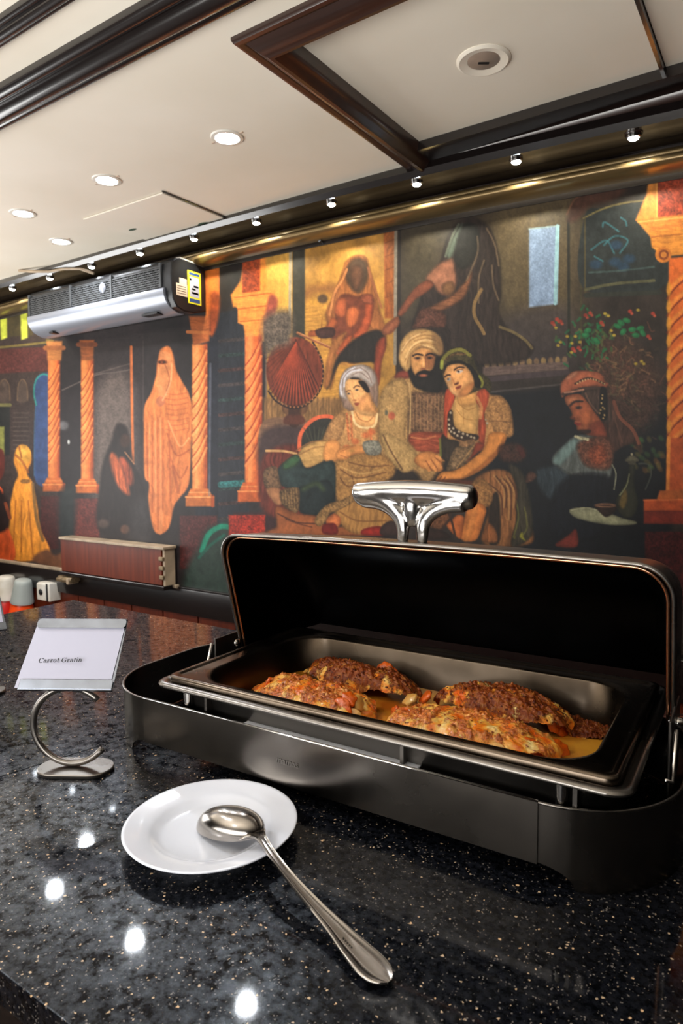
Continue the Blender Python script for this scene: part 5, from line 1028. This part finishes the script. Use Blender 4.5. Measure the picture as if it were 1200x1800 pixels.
# ------------------------------------------------ menu card holders
def serif_text(text, size):          # bold roman letters built from thick and thin strokes
    bm = bmesh.new(); pen = 0.; zz = [0.]
    def face(pts):
        zz[0] += .00001; v = [bm.verts.new(((pen+x)*size, y*size, zz[0])) for x, y in pts]
        try: bm.faces.new(v)
        except ValueError: pass
    def rect(x0, y0, x1, y1): face([(x0,y0),(x1,y0),(x1,y1),(x0,y1)])
    def ring(cx, cy, rx, ry, tv, th, a0, a1, n=26):
        P = [(math.radians(a0+(a1-a0)*k/n)) for k in range(n+1)]
        for a, b in zip(P, P[1:]): face([(cx+rx*math.cos(a),cy+ry*math.sin(a)),(cx+rx*math.cos(b),cy+ry*math.sin(b)),(cx+(rx-tv)*math.cos(b),cy+(ry-th)*math.sin(b)),(cx+(rx-tv)*math.cos(a),cy+(ry-th)*math.sin(a))])
    for ch_ in text:
        if ch_ == ' ': pen += .27; continue
        if ch_ == 'C': ring(.36,.335,.34,.355,.15,.05,48,322); rect(.58,.44,.625,.69); face([(.50,.60),(.60,.54),(.60,.62),(.55,.67)]); w_ = .70
        elif ch_ == 'G': ring(.36,.335,.34,.355,.15,.05,48,330); rect(.58,.44,.625,.69); rect(.53,.04,.67,.30); rect(.45,.29,.75,.325); face([(.50,.60),(.60,.54),(.60,.62),(.55,.67)]); w_ = .77
        elif ch_ == 'a':
            rect(.27,.08,.39,.34); ring(.22,.335,.17,.14,.12,.05,0,150); ring(.10,.35,.065,.06,.0645,.0595,0,360,12); ring(.19,.13,.16,.145,.11,.05,85,300); ring(.45,.10,.17,.11,.10,.08,200,290,10); rect(.18,.225,.30,.27); w_ = .50
        elif ch_ == 'r': rect(.07,.02,.20,.44); rect(.01,0,.27,.03); rect(.01,.42,.18,.455); ring(.30,.29,.13,.165,.08,.06,75,165,10); ring(.355,.385,.058,.062,.0575,.0615,0,360,12); w_ = .43
        elif ch_ == 'o': ring(.24,.225,.22,.24,.125,.045,0,360,32); w_ = .50
        elif ch_ == 't': rect(.10,.08,.22,.60); rect(.02,.41,.32,.45); face([(.02,.44),(.10,.44),(.22,.60),(.16,.60)]); ring(.235,.115,.135,.125,.12,.07,180,310,12); w_ = .34
        elif ch_ == 'i': rect(.08,.02,.20,.44); rect(.01,0,.27,.03); rect(.01,.42,.15,.455); ring(.14,.60,.07,.07,.0695,.0695,0,360,14); w_ = .28
        elif ch_ == 'n': rect(.09,.02,.21,.44); rect(.02,0,.27,.03); rect(.02,.42,.18,.455); ring(.30,.29,.18,.17,.125,.07,0,150,14); rect(.36,.02,.48,.30); rect(.31,0,.54,.03); w_ = .56
        pen += w_+.012
    x1 = pen*size
    bmesh.ops.translate(bm, vec=(-x1/2-.003,0,0), verts=bm.verts)
    return bm
def holder(loc, yaw, text, label, first=True):
    t = root('card_holder', loc, yaw); tag(t, label, 'card holder', 'C-shaped steel card holders on the counter')
    # local frame: x to the right as seen by the guest, y away, z up
    put('base', grid(bmesh.new(), [rrect(.0475,.0245,.0245,0,10),rrect(.0485,.0255,.0255,.0015,10),rrect(.0485,.0255,.0255,.0045,10),rrect(.0475,.0245,.0245,.0055,10)], True, True, True), steelv, t, angle=40)
    R_ = .0495; cz = .0132+R_; pts = []
    for k in range(45): a = math.radians(-38-279*k/44); pts.append((-.004+R_*math.cos(a), 0, cz-.0035+R_*math.sin(a)))
    # rounded C, opening to the right
    c = bmesh.new(); tube(c, pts, .0042, 12); put('ring', c, steelv, t, True)
    py, pz = -.004, .1100; th = math.radians(39)      # tilt from the vertical
    pl = root('x', (0,0,0)); bpy.data.objects.remove(pl)
    R = Matrix.Translation((-.0065,py,pz))@Matrix.Rotation(-th,4,'X')
    def loc_(bm): bmesh.ops.transform(bm, matrix=R, verts=bm.verts); return bm
    W_, Hh = .0605, .0925
    put('plate_back', loc_(bx(-W_,W_,0,.0008,-.003,Hh)), holderm, t, bevel=.0003)
    put('bottom_lip', loc_(bx(-W_,W_,-.0042,-.0032,-.003,.0095)), holderm, t, bevel=.0008); put('bottom_fold', loc_(bx(-W_,W_,-.0042,.0008,-.0042,-.003)), holderm, t)
    lip = [rrect(W_,.0065,.005,y,6,0,Hh-.0055) for y in (-.0040,-.0032)]; lb = grid(bmesh.new(), [[(a,y_,b) for a, b, y_ in r] for r in lip], True, True, True)
    put('top_lip', loc_(lb), holderm, t); put('top_fold', loc_(bx(-W_,W_,-.004,.0008,Hh,Hh+.001)), holderm, t, bevel=.0004)
    cb = loc_(slab([(-W_-.0065,.0002),(W_-.0045,.0002),(W_-.0035,.086),(-W_+.001,.0885)], 0, .0005)) if 0 else None
    cv_ = bmesh.new(); q = [(-W_-.006,-.001),(W_-.004,-.001),(W_-.002,.0815),(-W_-.001,.0835)]
    a = [cv_.verts.new((x,-.0012,z)) for x, z in q]; b = [cv_.verts.new((x,-.0008,z)) for x, z in q]; cv_.faces.new(a); cv_.faces.new(b[::-1])
    for i in range(4): j = (i+1) % 4; cv_.faces.new((a[i],b[i],b[j],a[j]))
    card = put('card', loc_(cv_), paper, t); card['label'] = 'white paper card'
    if text:
        tb = serif_text(text, .0096)
        bmesh.ops.transform(tb, matrix=R@Matrix.Translation((-.0125,-.00125,.0325))@Matrix.Rotation(math.radians(90),4,'X'), verts=tb.verts)
        put('lettering', tb, ink, card)
    return t
SERIF = []
hyaw = math.atan2(rt0.y, rt0.x)
holder((-.7515,.4965,CT), hyaw-math.radians(3), 'Carrot Gratin', 'C-shaped steel holder with a white card reading Carrot Gratin')
holder((-1.136,.566,CT), hyaw+math.radians(38), '', 'second C-shaped card holder, cut by the left edge of the picture')
